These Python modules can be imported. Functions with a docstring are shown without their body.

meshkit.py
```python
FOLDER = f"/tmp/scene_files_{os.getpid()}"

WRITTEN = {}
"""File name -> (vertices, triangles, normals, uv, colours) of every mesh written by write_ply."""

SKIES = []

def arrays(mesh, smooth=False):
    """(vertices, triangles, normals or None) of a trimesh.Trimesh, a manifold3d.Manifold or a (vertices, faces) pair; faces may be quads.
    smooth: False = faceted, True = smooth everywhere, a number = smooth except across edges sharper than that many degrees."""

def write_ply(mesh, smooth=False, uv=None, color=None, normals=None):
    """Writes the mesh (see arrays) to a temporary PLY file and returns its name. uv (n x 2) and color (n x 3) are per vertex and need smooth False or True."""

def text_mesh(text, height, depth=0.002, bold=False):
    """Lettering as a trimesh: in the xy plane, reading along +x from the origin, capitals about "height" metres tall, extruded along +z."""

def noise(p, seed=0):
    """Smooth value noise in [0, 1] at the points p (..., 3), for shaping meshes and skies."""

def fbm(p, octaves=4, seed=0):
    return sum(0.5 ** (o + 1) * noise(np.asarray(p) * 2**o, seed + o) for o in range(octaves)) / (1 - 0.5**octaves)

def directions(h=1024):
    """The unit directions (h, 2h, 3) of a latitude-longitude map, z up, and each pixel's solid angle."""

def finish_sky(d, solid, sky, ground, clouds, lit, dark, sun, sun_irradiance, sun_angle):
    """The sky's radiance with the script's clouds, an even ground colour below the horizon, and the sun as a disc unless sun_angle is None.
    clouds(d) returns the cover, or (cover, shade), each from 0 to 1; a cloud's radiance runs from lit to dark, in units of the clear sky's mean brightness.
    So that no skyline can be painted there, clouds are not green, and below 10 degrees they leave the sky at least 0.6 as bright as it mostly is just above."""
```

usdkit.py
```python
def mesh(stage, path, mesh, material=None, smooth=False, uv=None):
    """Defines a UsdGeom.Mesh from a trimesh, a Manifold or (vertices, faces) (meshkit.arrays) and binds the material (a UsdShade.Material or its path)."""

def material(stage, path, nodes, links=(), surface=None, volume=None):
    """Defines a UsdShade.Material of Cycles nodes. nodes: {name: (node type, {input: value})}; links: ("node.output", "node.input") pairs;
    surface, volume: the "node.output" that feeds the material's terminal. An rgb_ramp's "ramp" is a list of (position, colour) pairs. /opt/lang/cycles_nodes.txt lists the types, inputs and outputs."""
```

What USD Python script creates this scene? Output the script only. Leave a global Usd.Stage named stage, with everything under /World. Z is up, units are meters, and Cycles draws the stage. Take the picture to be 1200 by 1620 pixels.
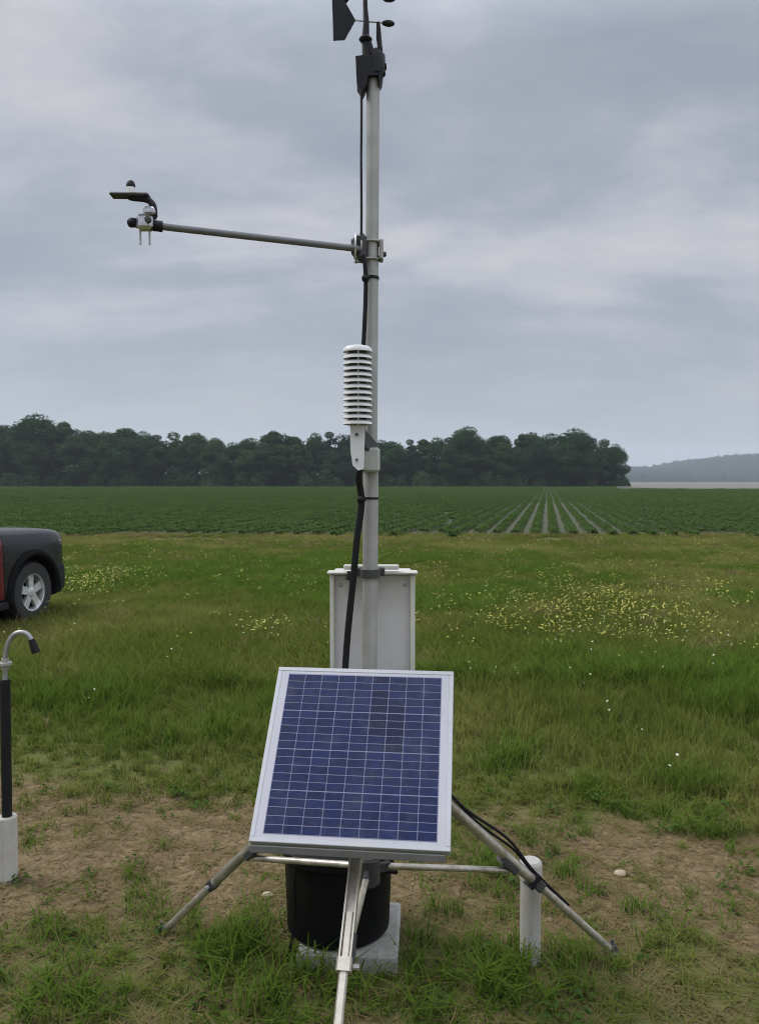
import math
import numpy as np
import trimesh
import manifold3d as m3
import meshkit
import usdkit
from pxr import Gf, Sdf, Usd, UsdGeom, UsdLux, UsdShade, Vt

stage = Usd.Stage.CreateInMemory()
UsdGeom.SetStageUpAxis(stage, 'Z')
UsdGeom.SetStageMetersPerUnit(stage, 1.0)
UsdGeom.Xform.Define(stage, '/World')
UsdGeom.Scope.Define(stage, '/World/Looks')
V = lambda *a: np.array(a, float)
PI = math.pi

# ------------------------------------------------------------------ camera
EYE = V(0, 0, 1.6)
FPX = 1250.0                       # focal length in pixels of the 1200 x 1620 photograph
PITCH = math.atan(48 / FPX)        # looking slightly down
cam = UsdGeom.Camera.Define(stage, '/World/camera')
cam.AddTranslateOp().Set(Gf.Vec3d(*EYE))
cam.AddRotateXOp().Set(90 - math.degrees(PITCH))
cam.CreateHorizontalApertureAttr(36.0)
cam.CreateFocalLengthAttr(36.0 * FPX / 1200)
cam.CreateClippingRangeAttr(Gf.Vec2f(0.05, 20000))
cam.CreateExposureAttr(0.74)

# ------------------------------------------------------------------ sky (overcast) and a weak, very soft sun
SUN_AZ, SUN_EL = math.radians(-75), math.radians(52)
sun_dir = V(math.sin(SUN_AZ) * math.cos(SUN_EL), math.cos(SUN_AZ) * math.cos(SUN_EL), math.sin(SUN_EL))
K = 9.8 * 2 ** -0.72
lin = lambda r, g, b: tuple(((c / 255 + 0.055) / 1.055) ** 2.4 if c > 10 else c / 255 / 12.92 for c in (r, g, b))
sc = lambda c, k: tuple(x * k for x in c)
sky_m = usdkit.material(stage, '/World/Looks/sky', {
    'tc': ('texture_coordinate', {}),
    'sep': ('separate_xyz', {}),
    'zp': ('math', {'math_type': 'add', 'value2': 0.30}),
    'zc': ('math', {'math_type': 'maximum', 'value2': 0.12}),
    'dx': ('math', {'math_type': 'divide'}),
    'dy': ('math', {'math_type': 'divide'}),
    'uv': ('combine_xyz', {'z': 0.0}),
    'map': ('mapping', {'location': (3.1, 1.7, 0.0), 'scale': (1.0, 1.5, 1.0)}),
    'n1': ('noise_texture', {'scale': 1.35, 'detail': 8.0, 'roughness': 0.53, 'distortion': 0.35}),
    'n2': ('noise_texture', {'scale': 5.5, 'detail': 8.0, 'roughness': 0.62, 'distortion': 0.2}),
    'mx': ('mix_float', {'fac': 0.20}),
    'ramp': ('rgb_ramp', {'ramp': [(0.0, sc(lin(147, 156, 170), K)), (0.38, sc(lin(152, 160, 172), K)), (0.46, sc(lin(163, 169, 179), K)),
                                   (0.515, sc(lin(177, 180, 189), K)), (0.57, sc(lin(190, 191, 198), K)), (0.66, sc(lin(206, 203, 204), K)), (1.0, sc(lin(212, 209, 210), K))]}),
    'hz': ('map_range', {'range_type': 'smoothstep', 'from_min': 0.30, 'from_max': 0.02, 'to_min': 0.0, 'to_max': 0.88, 'clamp': True}),
    'hmix': ('mix_color', {'blend_type': 'mix', 'b': sc(lin(160, 166, 176), K), 'use_clamp': False}),
    'zenith_gain': ('map_range', {'from_min': 0.47, 'from_max': 1.0, 'to_min': 1.0, 'to_max': 4.7, 'clamp': True}),  # overhead sky brightened beyond the overcast law to light the ground
    'br': ('vector_math', {'math_type': 'scale'}),
    'st': ('sky_texture', {'sky_type': 'single_scattering', 'sun_disc': False, 'sun_elevation': SUN_EL, 'sun_rotation': SUN_AZ,
                           'air_density': 1.0, 'aerosol_density': 2.0, 'ozone_density': 1.0}),
    'cover': ('mix_color', {'blend_type': 'mix', 'fac': 0.93, 'use_clamp': False}),
    'bg': ('background_shader', {'strength': 0.1}),
}, [('tc.generated', 'sep.vector'), ('sep.z', 'zp.value1'), ('zp.value', 'zc.value1'), ('sep.x', 'dx.value1'), ('zc.value', 'dx.value2'),
    ('sep.y', 'dy.value1'), ('zc.value', 'dy.value2'), ('dx.value', 'uv.x'), ('dy.value', 'uv.y'), ('uv.vector', 'map.vector'),
    ('map.vector', 'n1.vector'), ('map.vector', 'n2.vector'), ('n1.fac', 'mx.a'), ('n2.fac', 'mx.b'), ('mx.result', 'ramp.fac'),
    ('sep.z', 'hz.value'), ('hz.result', 'hmix.fac'), ('ramp.color', 'hmix.a'), ('sep.z', 'zenith_gain.value'), ('hmix.result', 'br.vector1'),
    ('zenith_gain.result', 'br.scale'), ('st.color', 'cover.a'), ('br.vector', 'cover.b'), ('cover.result', 'bg.color')], surface='bg.background')
dome = UsdLux.DomeLight.Define(stage, '/World/sky')
UsdShade.MaterialBindingAPI.Apply(dome.GetPrim()).Bind(sky_m)
dome.GetPrim().SetCustomDataByKey('kind', 'structure')

sun = UsdLux.DistantLight.Define(stage, '/World/sun')
sun.CreateNormalizeAttr(True)
sun.CreateIntensityAttr(0.38)
sun.CreateAngleAttr(25.0)
sun.CreateColorAttr(Gf.Vec3f(1.0, 0.97, 0.92))
q = Gf.Rotation(Gf.Vec3d(0, 0, 1), Gf.Vec3d(*sun_dir))
sun.AddTransformOp().Set(Gf.Matrix4d().SetRotate(q))

# ------------------------------------------------------------------ helpers
used = {}


def numbered(parent, name):
    k = used.get((parent, name), 0)
    used[(parent, name)] = k + 1
    return f'{parent}/{name}' + (f'_{k:03d}' if k else '')


def meta(prim, **kw):
    for k, v in kw.items():
        if v:
            prim.SetCustomDataByKey(k, v)


def thing(name, label, category, loc=(0, 0, 0), rz=0.0, group=None, scale=None):
    x = UsdGeom.Xform.Define(stage, numbered('/World', name))
    x.AddTranslateOp().Set(Gf.Vec3d(*map(float, loc)))
    x.AddRotateZOp().Set(float(rz))
    if scale is not None:
        x.AddScaleOp().Set(Gf.Vec3f(*map(float, scale)))
    meta(x.GetPrim(), label=label, category=category, group=group)
    return str(x.GetPath())


def part(parent, name, mesh, mat, smooth=30, label=None, kind=None, category=None, group=None):
    """One Mesh prim under parent."""
    if isinstance(mesh, list):
        mesh = trimesh.util.concatenate([tm(x) for x in mesh])
    p = numbered(parent, name)
    usdkit.mesh(stage, p, mesh, M[mat], smooth=smooth)
    meta(stage.GetPrimAtPath(p), label=label, kind=kind, category=category, group=group)
    return p


def tm(x):
    if hasattr(x, 'to_mesh'):
        m = x.to_mesh()
        return trimesh.Trimesh(m.vert_properties[:, :3], m.tri_verts, process=False)
    return x


def to_px(P):
    """Where a world point shows in the photograph."""
    d = np.asarray(P, float) - EYE
    c, s = math.cos(PITCH), math.sin(PITCH)
    z = d[1] * c - d[2] * s
    return 600 + FPX * d[0] / z, 810 - FPX * (d[1] * s + d[2] * c) / z


def px(x, y, Y):
    """The world point at depth Y (metres north of the camera) seen at photograph pixel x, y."""
    u, v = (x - 600) / FPX, (y - 810) / FPX
    c, s = math.cos(PITCH), math.sin(PITCH)
    d = V(u, c - v * s, -s - v * c)
    return EYE + d * (Y / d[1])


def gnd(x, y, z=0.0):
    u, v = (x - 600) / FPX, (y - 810) / FPX
    c, s = math.cos(PITCH), math.sin(PITCH)
    d = V(u, c - v * s, -s - v * c)
    return EYE + d * ((z - 1.6) / d[2])


def frame(d, up=(0, 0, 1)):
    d = np.asarray(d, float); d = d / np.linalg.norm(d)
    up = np.asarray(up, float)
    x = np.cross(up, d)
    if np.linalg.norm(x) < 1e-6:
        x = np.cross((0, 1, 0), d)
    x /= np.linalg.norm(x)
    return x, np.cross(d, x), d


def prism(poly, p0, p1, up=(0, 0, 1)):
    """A 2-D outline (x sideways, y towards up) swept straight from p0 to p1."""
    from shapely.geometry import Polygon
    p0, p1 = np.asarray(p0, float), np.asarray(p1, float)
    L = np.linalg.norm(p1 - p0)
    m = trimesh.creation.extrude_polygon(Polygon(poly), L, engine='earcut')
    x, y, d = frame(p1 - p0, up)
    T = np.eye(4); T[:3, 0], T[:3, 1], T[:3, 2], T[:3, 3] = x, y, d, p0
    m.apply_transform(T)
    return m


def chamf(w, h, b=0.003):
    w, h = w / 2, h / 2
    return [(-w + b, -h), (w - b, -h), (w, -h + b), (w, h - b), (w - b, h), (-w + b, h), (-w, h - b), (-w, -h + b)]


def bar(p0, p1, w, h, b=0.003, up=(0, 0, 1)):
    return prism(chamf(w, h, min(b, w / 3, h / 3)), p0, p1, up)


def rbox(size, center=(0, 0, 0), b=0.004, rot=None):
    """A box with bevelled edges."""
    s = np.asarray(size, float) / 2
    b = min(b, s.min() * 0.8)
    pts = []
    for sx in (-1, 1):
        for sy in (-1, 1):
            for sz in (-1, 1):
                for k in range(3):
                    q_ = s - b
                    q_[k] = s[k]
                    pts.append(q_ * (sx, sy, sz))
    m = trimesh.convex.convex_hull(np.array(pts))
    if rot is not None:
        T = np.eye(4); T[:3, :3] = rot
        m.apply_transform(T)
    m.apply_translation(center)
    return m


def rotz(a):
    c, s = math.cos(a), math.sin(a)
    return np.array([[c, -s, 0], [s, c, 0], [0, 0, 1.0]])


def tube(pts, r, n=12, closed_ends=True):
    """A round tube through the points; r one radius or one per point."""
    pts = np.asarray(pts, float)
    r = np.broadcast_to(np.asarray(r, float), len(pts))
    tang = np.gradient(pts, axis=0)
    tang /= np.linalg.norm(tang, axis=1, keepdims=True)
    x, y, _ = frame(tang[0], (0.13, 0.2, 0.97))
    rings, a = [], np.arange(n) * 2 * PI / n
    for i, p in enumerate(pts):
        x = x - tang[i] * (x @ tang[i]); x /= np.linalg.norm(x)
        y = np.cross(tang[i], x)
        rings.append(p + r[i] * (np.cos(a)[:, None] * x + np.sin(a)[:, None] * y))
    v = np.vstack(rings)
    f = []
    for i in range(len(pts) - 1):
        for k in range(n):
            a0, a1 = i * n + k, i * n + (k + 1) % n
            f += [[a0, a1, a1 + n], [a0, a1 + n, a0 + n]]
    e = len(v)
    v = np.vstack([v, pts[0], pts[-1]])
    for k in range(n):
        f += [[e, (k + 1) % n, k], [e + 1, (len(pts) - 1) * n + k, (len(pts) - 1) * n + (k + 1) % n]]
    return trimesh.Trimesh(v, f, process=False)


def spline(pts, n=40):
    from scipy.interpolate import CubicSpline
    pts = np.asarray(pts, float)
    t = np.r_[0, np.cumsum(np.linalg.norm(np.diff(pts, axis=0), axis=1))]
    return CubicSpline(t, pts)(np.linspace(0, t[-1], n))


def cyl(p0, p1, r, n=24, r2=None):
    return tube([p0, np.asarray(p0) + (np.asarray(p1) - p0) * 0.5, p1], [r, r if r2 is None else (r + r2) / 2, r if r2 is None else r2], n)


def lathe(profile, center=(0, 0, 0), axis=(0, 0, 1), n=32):
    """Profile of (radius, height) pairs turned round the axis."""
    pr = np.asarray(profile, float)
    a = np.arange(n) * 2 * PI / n
    v = np.array([[r * math.cos(t), r * math.sin(t), h] for r, h in pr for t in a])
    f = []
    for i in range(len(pr) - 1):
        for k in range(n):
            a0, a1 = i * n + k, i * n + (k + 1) % n
            f += [[a0, a1, a1 + n], [a0, a1 + n, a0 + n]]
    m = trimesh.Trimesh(v, f, process=False)
    x, y, d = frame(axis, (0, 1, 0.01))
    T = np.eye(4); T[:3, 0], T[:3, 1], T[:3, 2], T[:3, 3] = x, y, d, center
    m.apply_transform(T)
    return m


def smoothstep(x, a, b):
    t = np.clip((x - a) / (b - a), 0, 1)
    return t * t * (3 - 2 * t)


def fb(X, Y, s, octaves=3, seed=0):
    return meshkit.fbm(np.stack([X * s, Y * s, np.zeros_like(X)], -1), octaves, seed)


# ------------------------------------------------------------------ materials
M = {}


def paint(name, color, rough=0.5, metallic=0.0, vary=0.12, scale=25.0, bump=0.0, spec=0.5, dirt=None, dirt_amount=0.4, coat=0.0, rvary=0.08):
    """A plain surface with slight uneven tone, some fine relief and, if asked, blotches of dirt."""
    nodes = {
        'geo': ('geometry', {}),
        'n': ('noise_texture', {'scale': scale, 'detail': 4.0, 'roughness': 0.6}),
        'ramp': ('rgb_ramp', {'ramp': [(0.25, sc(color, 1 - vary)), (0.75, sc(color, 1 + vary))]}),
        'rr': ('map_range', {'from_min': 0.3, 'from_max': 0.7, 'to_min': max(0.02, rough - rvary), 'to_max': min(1, rough + rvary), 'clamp': True}),
        'p': ('principled_bsdf', {'metallic': metallic, 'specular_ior_level': spec, 'coat_weight': coat}),
    }
    links = [('geo.position', 'n.vector'), ('n.fac', 'ramp.fac'), ('n.fac', 'rr.value'), ('rr.result', 'p.roughness')]
    out = 'ramp.color'
    if dirt:
        nodes['n2'] = ('noise_texture', {'scale': scale * 0.35, 'detail': 6.0, 'roughness': 0.65})
        nodes['dr'] = ('map_range', {'range_type': 'smoothstep', 'from_min': 0.45, 'from_max': 0.72, 'to_min': 0.0, 'to_max': dirt_amount, 'clamp': True})
        nodes['dm'] = ('mix_color', {'b': dirt})
        links += [('geo.position', 'n2.vector'), ('n2.fac', 'dr.value'), ('dr.result', 'dm.fac'), ('ramp.color', 'dm.a')]
        out = 'dm.result'
    links.append((out, 'p.base_color'))
    if bump:
        nodes['b'] = ('bump', {'strength': 1.0, 'distance': bump})
        links += [('n.fac', 'b.height'), ('b.normal', 'p.normal')]
    M[name] = usdkit.material(stage, f'/World/Looks/{name}', nodes, links, surface='p.BSDF')


def leafy(name, dark, light, scale=1.0, trans=0.35, wide=None, wide_scale=0.25, rnd=0.5, bend=0.0):
    """Leaves and grass: diffuse with some light shining through; tone varies from plant to plant and over the ground."""
    nodes = {
        'geo': ('geometry', {}), 'oi': ('object_info', {}),
        'n': ('noise_texture', {'scale': scale, 'detail': 3.0, 'roughness': 0.6}),
        'mx': ('mix_float', {'fac': rnd}),
        'ramp': ('rgb_ramp', {'ramp': [(0.22, dark), (0.78, light)]}),
        'd': ('diffuse_bsdf', {}), 't': ('translucent_bsdf', {}), 'm': ('mix_closure', {'fac': trans}),
    }
    links = [('geo.position', 'n.vector'), ('n.fac', 'mx.a'), ('geo.random_per_island', 'mx.b'), ('mx.result', 'ramp.fac')]
    out = 'ramp.color'
    if wide:
        nodes['n2'] = ('noise_texture', {'scale': wide_scale, 'detail': 3.0, 'roughness': 0.55})
        nodes['dr'] = ('map_range', {'range_type': 'smoothstep', 'from_min': 0.42, 'from_max': 0.66, 'to_min': 0.0, 'to_max': 0.8, 'clamp': True})
        nodes['dm'] = ('mix_color', {'b': wide})
        links += [('geo.position', 'n2.vector'), ('n2.fac', 'dr.value'), ('dr.result', 'dm.fac'), ('ramp.color', 'dm.a')]
        out = 'dm.result'
    if bend:            # extra light put in: shading normals tipped upward to brighten blades and leaves
        nodes['nb'] = ('vector_math', {'math_type': 'multiply_add', 'vector2': (1 - bend,) * 3, 'vector3': (0, 0, bend)})
        nodes['nn'] = ('vector_math', {'math_type': 'normalize'})
        links += [('geo.normal', 'nb.vector1'), ('nb.vector', 'nn.vector1'), ('nn.vector', 'd.normal')]
    links += [(out, 'd.color'), (out, 't.color'), ('d.BSDF', 'm.closure1'), ('t.BSDF', 'm.closure2')]
    M[name] = usdkit.material(stage, f'/World/Looks/{name}', nodes, links, surface='m.closure')


paint('galvanised', (0.34, 0.33, 0.31), rough=0.42, metallic=0.55, vary=0.14, scale=30, dirt=(0.16, 0.13, 0.09), dirt_amount=0.45)
paint('leg_steel', (0.52, 0.48, 0.41), rough=0.40, metallic=0.9, vary=0.15, scale=40, dirt=(0.14, 0.10, 0.065), dirt_amount=0.6)
paint('mast_aluminium', (0.31, 0.308, 0.29), rough=0.48, metallic=0.35, vary=0.10, scale=18, dirt=(0.2, 0.19, 0.16), dirt_amount=0.35)
paint('arm_metal', (0.14, 0.14, 0.145), rough=0.45, metallic=0.5, vary=0.12, scale=30)
paint('chrome', (0.55, 0.55, 0.56), rough=0.25, metallic=0.9, vary=0.1, scale=60)
paint('neck_steel', (0.30, 0.31, 0.30), rough=0.4, metallic=0.8, vary=0.2, scale=40, dirt=(0.10, 0.08, 0.05), dirt_amount=0.5)
paint('dark_metal', (0.05, 0.05, 0.052), rough=0.5, metallic=0.4, vary=0.2, scale=60)
paint('panel_aluminium', (0.41, 0.42, 0.445), rough=0.45, metallic=0.2, vary=0.05, scale=20, dirt=(0.45, 0.44, 0.40), dirt_amount=0.3)
paint('panel_backsheet', (0.19, 0.20, 0.31), rough=0.3, vary=0.04, scale=20)
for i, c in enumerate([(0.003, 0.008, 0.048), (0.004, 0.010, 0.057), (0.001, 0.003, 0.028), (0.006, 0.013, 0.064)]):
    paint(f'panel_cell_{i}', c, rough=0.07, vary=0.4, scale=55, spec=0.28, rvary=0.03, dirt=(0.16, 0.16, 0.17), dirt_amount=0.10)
paint('rail_grey', (0.13, 0.13, 0.125), rough=0.5, metallic=0.3, vary=0.15, scale=20)
paint('sheet_white', (0.41, 0.41, 0.445), rough=0.3, vary=0.04, scale=20)
paint('black_plastic', (0.006, 0.006, 0.008), rough=0.55, vary=0.25, scale=40, spec=0.25, dirt=(0.03, 0.028, 0.024), dirt_amount=0.2)
paint('tub_plastic', (0.004, 0.004, 0.0042), rough=0.5, vary=0.25, scale=18, spec=0.12, dirt=(0.014, 0.012, 0.010), dirt_amount=0.3)
paint('black_rubber', (0.008, 0.008, 0.008), spec=0.2, rough=0.7, vary=0.2, scale=60)
paint('cable_black', (0.007, 0.007, 0.008), spec=0.2, rough=0.55, vary=0.15, scale=60)
paint('white_plastic', (0.58, 0.58, 0.57), rough=0.45, vary=0.04, scale=30, dirt=(0.5, 0.49, 0.44), dirt_amount=0.3)
paint('shield_core', (0.05, 0.05, 0.05), rough=0.7)
paint('grey_clamp', (0.36, 0.37, 0.34), rough=0.5, metallic=0.2, vary=0.1, scale=40)
paint('box_white', (0.50, 0.485, 0.475), rough=0.5, vary=0.05, scale=14, dirt=(0.40, 0.375, 0.33), dirt_amount=0.4)
paint('box_edge', (0.52, 0.52, 0.45), rough=0.5, vary=0.06, scale=14, dirt=(0.36, 0.34, 0.26), dirt_amount=0.5)
paint('pvc', (0.37, 0.355, 0.325), rough=0.4, vary=0.05, scale=20, dirt=(0.34, 0.29, 0.21), dirt_amount=0.5)
paint('concrete', (0.27, 0.265, 0.245), rough=0.9, vary=0.2, scale=45, bump=0.003, dirt=(0.15, 0.13, 0.09), dirt_amount=0.6)
paint('dark_paint', (0.007, 0.006, 0.008), rough=0.28, vary=0.1, scale=4, spec=0.35, coat=0.3, dirt=(0.035, 0.03, 0.026), dirt_amount=0.15)
paint('maroon_paint', (0.060, 0.004, 0.010), rough=0.24, vary=0.1, scale=4, coat=0.6)
paint('tyre', (0.014, 0.014, 0.014), rough=0.8, vary=0.25, scale=30, bump=0.002)
paint('rim_alloy', (0.60, 0.60, 0.60), rough=0.3, metallic=0.6, vary=0.06, scale=20)
paint('wheel_well', (0.004, 0.004, 0.004), rough=0.8, spec=0.1)
paint('car_glass', (0.012, 0.014, 0.016), rough=0.06, vary=0.05)
paint('lamp_glass', (0.10, 0.10, 0.10), rough=0.15, vary=0.1)
paint('bark', (0.060, 0.048, 0.036), rough=0.9, vary=0.3, scale=6, bump=0.02)
paint('straw_field', (0.125, 0.125, 0.098), rough=0.95, vary=0.15, scale=0.04)
paint('pebble_tan', (0.32, 0.26, 0.18), rough=0.9, vary=0.2, scale=40)
paint('petal_yellow', (0.40, 0.38, 0.07), rough=0.7, vary=0.15, scale=3)
paint('petal_white', (0.45, 0.47, 0.34), rough=0.7, vary=0.15, scale=3)
leafy('grass_green', (0.092, 0.122, 0.022), (0.172, 0.196, 0.048), scale=1.6, trans=0.38, wide=(0.190, 0.192, 0.056), wide_scale=0.30, bend=0.72)
leafy('grass_lush', (0.078, 0.126, 0.019), (0.142, 0.196, 0.040), scale=2.0, trans=0.38, bend=0.70)
leafy('grass_dry', (0.16, 0.128, 0.060), (0.33, 0.268, 0.145), scale=2.5, trans=0.25, bend=0.5)
leafy('crop_leaf', (0.064, 0.106, 0.032), (0.120, 0.168, 0.060), scale=0.35, trans=0.38, bend=0.62)
leafy('tree_leaf', (0.034, 0.062, 0.026), (0.074, 0.112, 0.048), scale=0.12, trans=0.25)
leafy('tree_leaf_pale', (0.050, 0.080, 0.034), (0.102, 0.136, 0.060), scale=0.12, trans=0.25)
leafy('tree_leaf_cool', (0.024, 0.046, 0.026), (0.054, 0.088, 0.050), scale=0.12, trans=0.2)
leafy('far_leaf', (0.026, 0.044, 0.020), (0.050, 0.070, 0.032), scale=0.05, trans=0.2)

# ground: vertex primvar "worn" says where the turf is worn away
M['ground'] = usdkit.material(stage, '/World/Looks/ground', {
    'geo': ('geometry', {}), 'w': ('attribute', {'attribute': 'worn'}),
    'n1': ('noise_texture', {'scale': 7.0, 'detail': 7.0, 'roughness': 0.68}),
    'n2': ('noise_texture', {'scale': 38.0, 'detail': 6.0, 'roughness': 0.7}),
    'soil': ('rgb_ramp', {'ramp': [(0.25, (0.085, 0.060, 0.032)), (0.5, (0.155, 0.112, 0.062)), (0.75, (0.26, 0.195, 0.115))]}),
    'turf': ('rgb_ramp', {'ramp': [(0.25, (0.055, 0.070, 0.018)), (0.55, (0.105, 0.115, 0.036)), (0.8, (0.17, 0.145, 0.065))]}),
    'wn': ('math', {'math_type': 'multiply_add', 'value2': 0.7, 'value3': -0.35}),
    'ws': ('math', {'math_type': 'add'}),
    'wr': ('map_range', {'range_type': 'smoothstep', 'from_min': 0.30, 'from_max': 0.62, 'to_min': 0.0, 'to_max': 1.0, 'clamp': True}),
    'mix': ('mix_color', {}),
    'b': ('bump', {'strength': 0.9, 'distance': 0.012}),
    'p': ('principled_bsdf', {'roughness': 0.95, 'specular_ior_level': 0.15}),
}, [('geo.position', 'n1.vector'), ('geo.position', 'n2.vector'), ('n2.fac', 'soil.fac'), ('n1.fac', 'turf.fac'), ('n1.fac', 'wn.value1'), ('wn.value', 'ws.value1'),
    ('w.fac', 'ws.value2'), ('ws.value', 'wr.value'), ('wr.result', 'mix.fac'), ('turf.color', 'mix.a'), ('soil.color', 'mix.b'), ('mix.result', 'p.base_color'),
    ('n2.fac', 'b.height'), ('b.normal', 'p.normal')], surface='p.BSDF')
paint('clod_soil', (0.15, 0.105, 0.060), rough=0.95, vary=0.3, scale=20)
leafy('weed_leaf', (0.055, 0.095, 0.022), (0.110, 0.155, 0.045), scale=2.0, trans=0.3)
paint('field_soil', (0.050, 0.056, 0.028), rough=0.95, vary=0.3, scale=3.0)
paint('hill_ground', (0.05, 0.062, 0.03), rough=0.95, vary=0.2, scale=0.02)
M['haze'] = usdkit.material(stage, '/World/Looks/haze', {'v': ('principled_volume', {'color': (0.82, 0.90, 0.98), 'density': 0.00016, 'anisotropy': 0.2})}, [], volume='v.volume')


# ------------------------------------------------------------------ ground
def worn(X, Y):
    """0 = full turf, 1 = bare soil: a trodden band round the tripod, and bare spots along the edge of the crop."""
    n = fb(X + 40, Y + 9, 0.9, 4, 3)
    n2 = fb(X + 11, Y + 70, 2.6, 3, 8)
    yc = 3.24 - 0.16 * smoothstep(X, -0.4, 1.0) + (fb(X + 2, Y * 0.3, 0.8, 2, 13) - 0.5) * 0.9
    hw = 0.66
    band = 1 - smoothstep(np.abs(Y - yc), hw * 0.2, hw * 1.6)
    near = 0.42 * (1 - smoothstep(Y, 2.6, 3.2))
    n3 = fb(X + 61, Y + 30, 7.0, 3, 15)
    w = np.maximum(band * (0.34 + 0.14 * smoothstep(X, 0.3, 1.0) + 1.1 * n), near * (0.1 + 1.7 * n)) + ((n2 - 0.5) * 0.9 + (n3 - 0.5) * 0.6) * np.clip(band + near, 0, 1)
    edge = 1 - smoothstep(np.abs(Y - 21.7), 0.2, 1.0)
    spots = np.exp(-((X + 5.6) / 1.5) ** 2) + 0.9 * np.exp(-((X - 4.9) / 0.9) ** 2) + 0.7 * smoothstep(fb(X, Y, 0.35, 2, 21), 0.55, 0.75)
    return np.clip(np.maximum(w, edge * spots), 0, 1)


def growing(a, b, step, far, g=1.07):
    """Coordinates: even from a to b, then ever wider out to far on both sides."""
    mid = list(np.arange(a, b, step))
    out, s = [], step
    x = b
    while x < far:
        out.append(x); s *= g; x += s
    lo, s, x = [], step, a - step
    while x > -far:
        lo.append(x); s *= g; x -= s
    return np.array(lo[::-1] + mid + out + [far])


def ground_z(X, Y):
    amp = (1 - smoothstep(np.hypot(X, Y - 3), 9, 20))
    return -0.05 * np.exp(-((X + 4.3) / 2.0) ** 2 - ((Y - 9.0) / 2.5) ** 2) + ((fb(X + 5, Y + 5, 1.3, 3, 5) - 0.5) * 0.05 + (fb(X + 5, Y + 5, 7.0, 2, 6) - 0.5) * 0.018) * amp


gx, gy = growing(-4.2, 4.2, 0.055, 4200), growing(1.0, 7.0, 0.055, 4200)
GX, GY = np.meshgrid(gx, gy)
GZ = ground_z(GX, GY)
nx, ny = len(gx), len(gy)
idx = np.arange(nx * ny).reshape(ny, nx)
quads = np.stack([idx[:-1, :-1], idx[:-1, 1:], idx[1:, 1:], idx[1:, :-1]], -1).reshape(-1, 4)
g = usdkit.mesh(stage, '/World/ground', (np.stack([GX, GY, GZ], -1).reshape(-1, 3), quads), M['ground'], smooth=True)
UsdGeom.PrimvarsAPI(g).CreatePrimvar('worn', Sdf.ValueTypeNames.FloatArray, 'vertex').Set(Vt.FloatArray.FromNumpy(worn(GX, GY).ravel().astype(np.float32)))
meta(g.GetPrim(), kind='structure')

# crop field soil, pale harvested field beyond it on the right, wooded hills
DIRV = V(math.sin(math.atan(265 / FPX)), math.cos(math.atan(265 / FPX)))     # the crop rows run this way
SIDE = V(DIRV[1], -DIRV[0])
sheet = lambda pts, z: (np.array([[x, y, z] for x, y in pts]), [[0, 1, 2, 3]])
usdkit.mesh(stage, '/World/crop_field', sheet([(-150, 23.1), (130, 23.1), (130, 226), (-150, 226)], 0.012), M['field_soil'])
usdkit.mesh(stage, '/World/stubble_field', sheet([(62, 158), (1500, 158), (1500, 1790), (62, 1790)], 0.12), M['straw_field'])
for n_ in ('crop_field', 'stubble_field'):
    meta(stage.GetPrimAtPath('/World/' + n_), kind='structure')

HS = 1.75
hx, hy = np.linspace(-300, 1700, 120) * HS, np.linspace(1000, 2300, 70) * HS
HX, HY = np.meshgrid(hx, hy)


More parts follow.
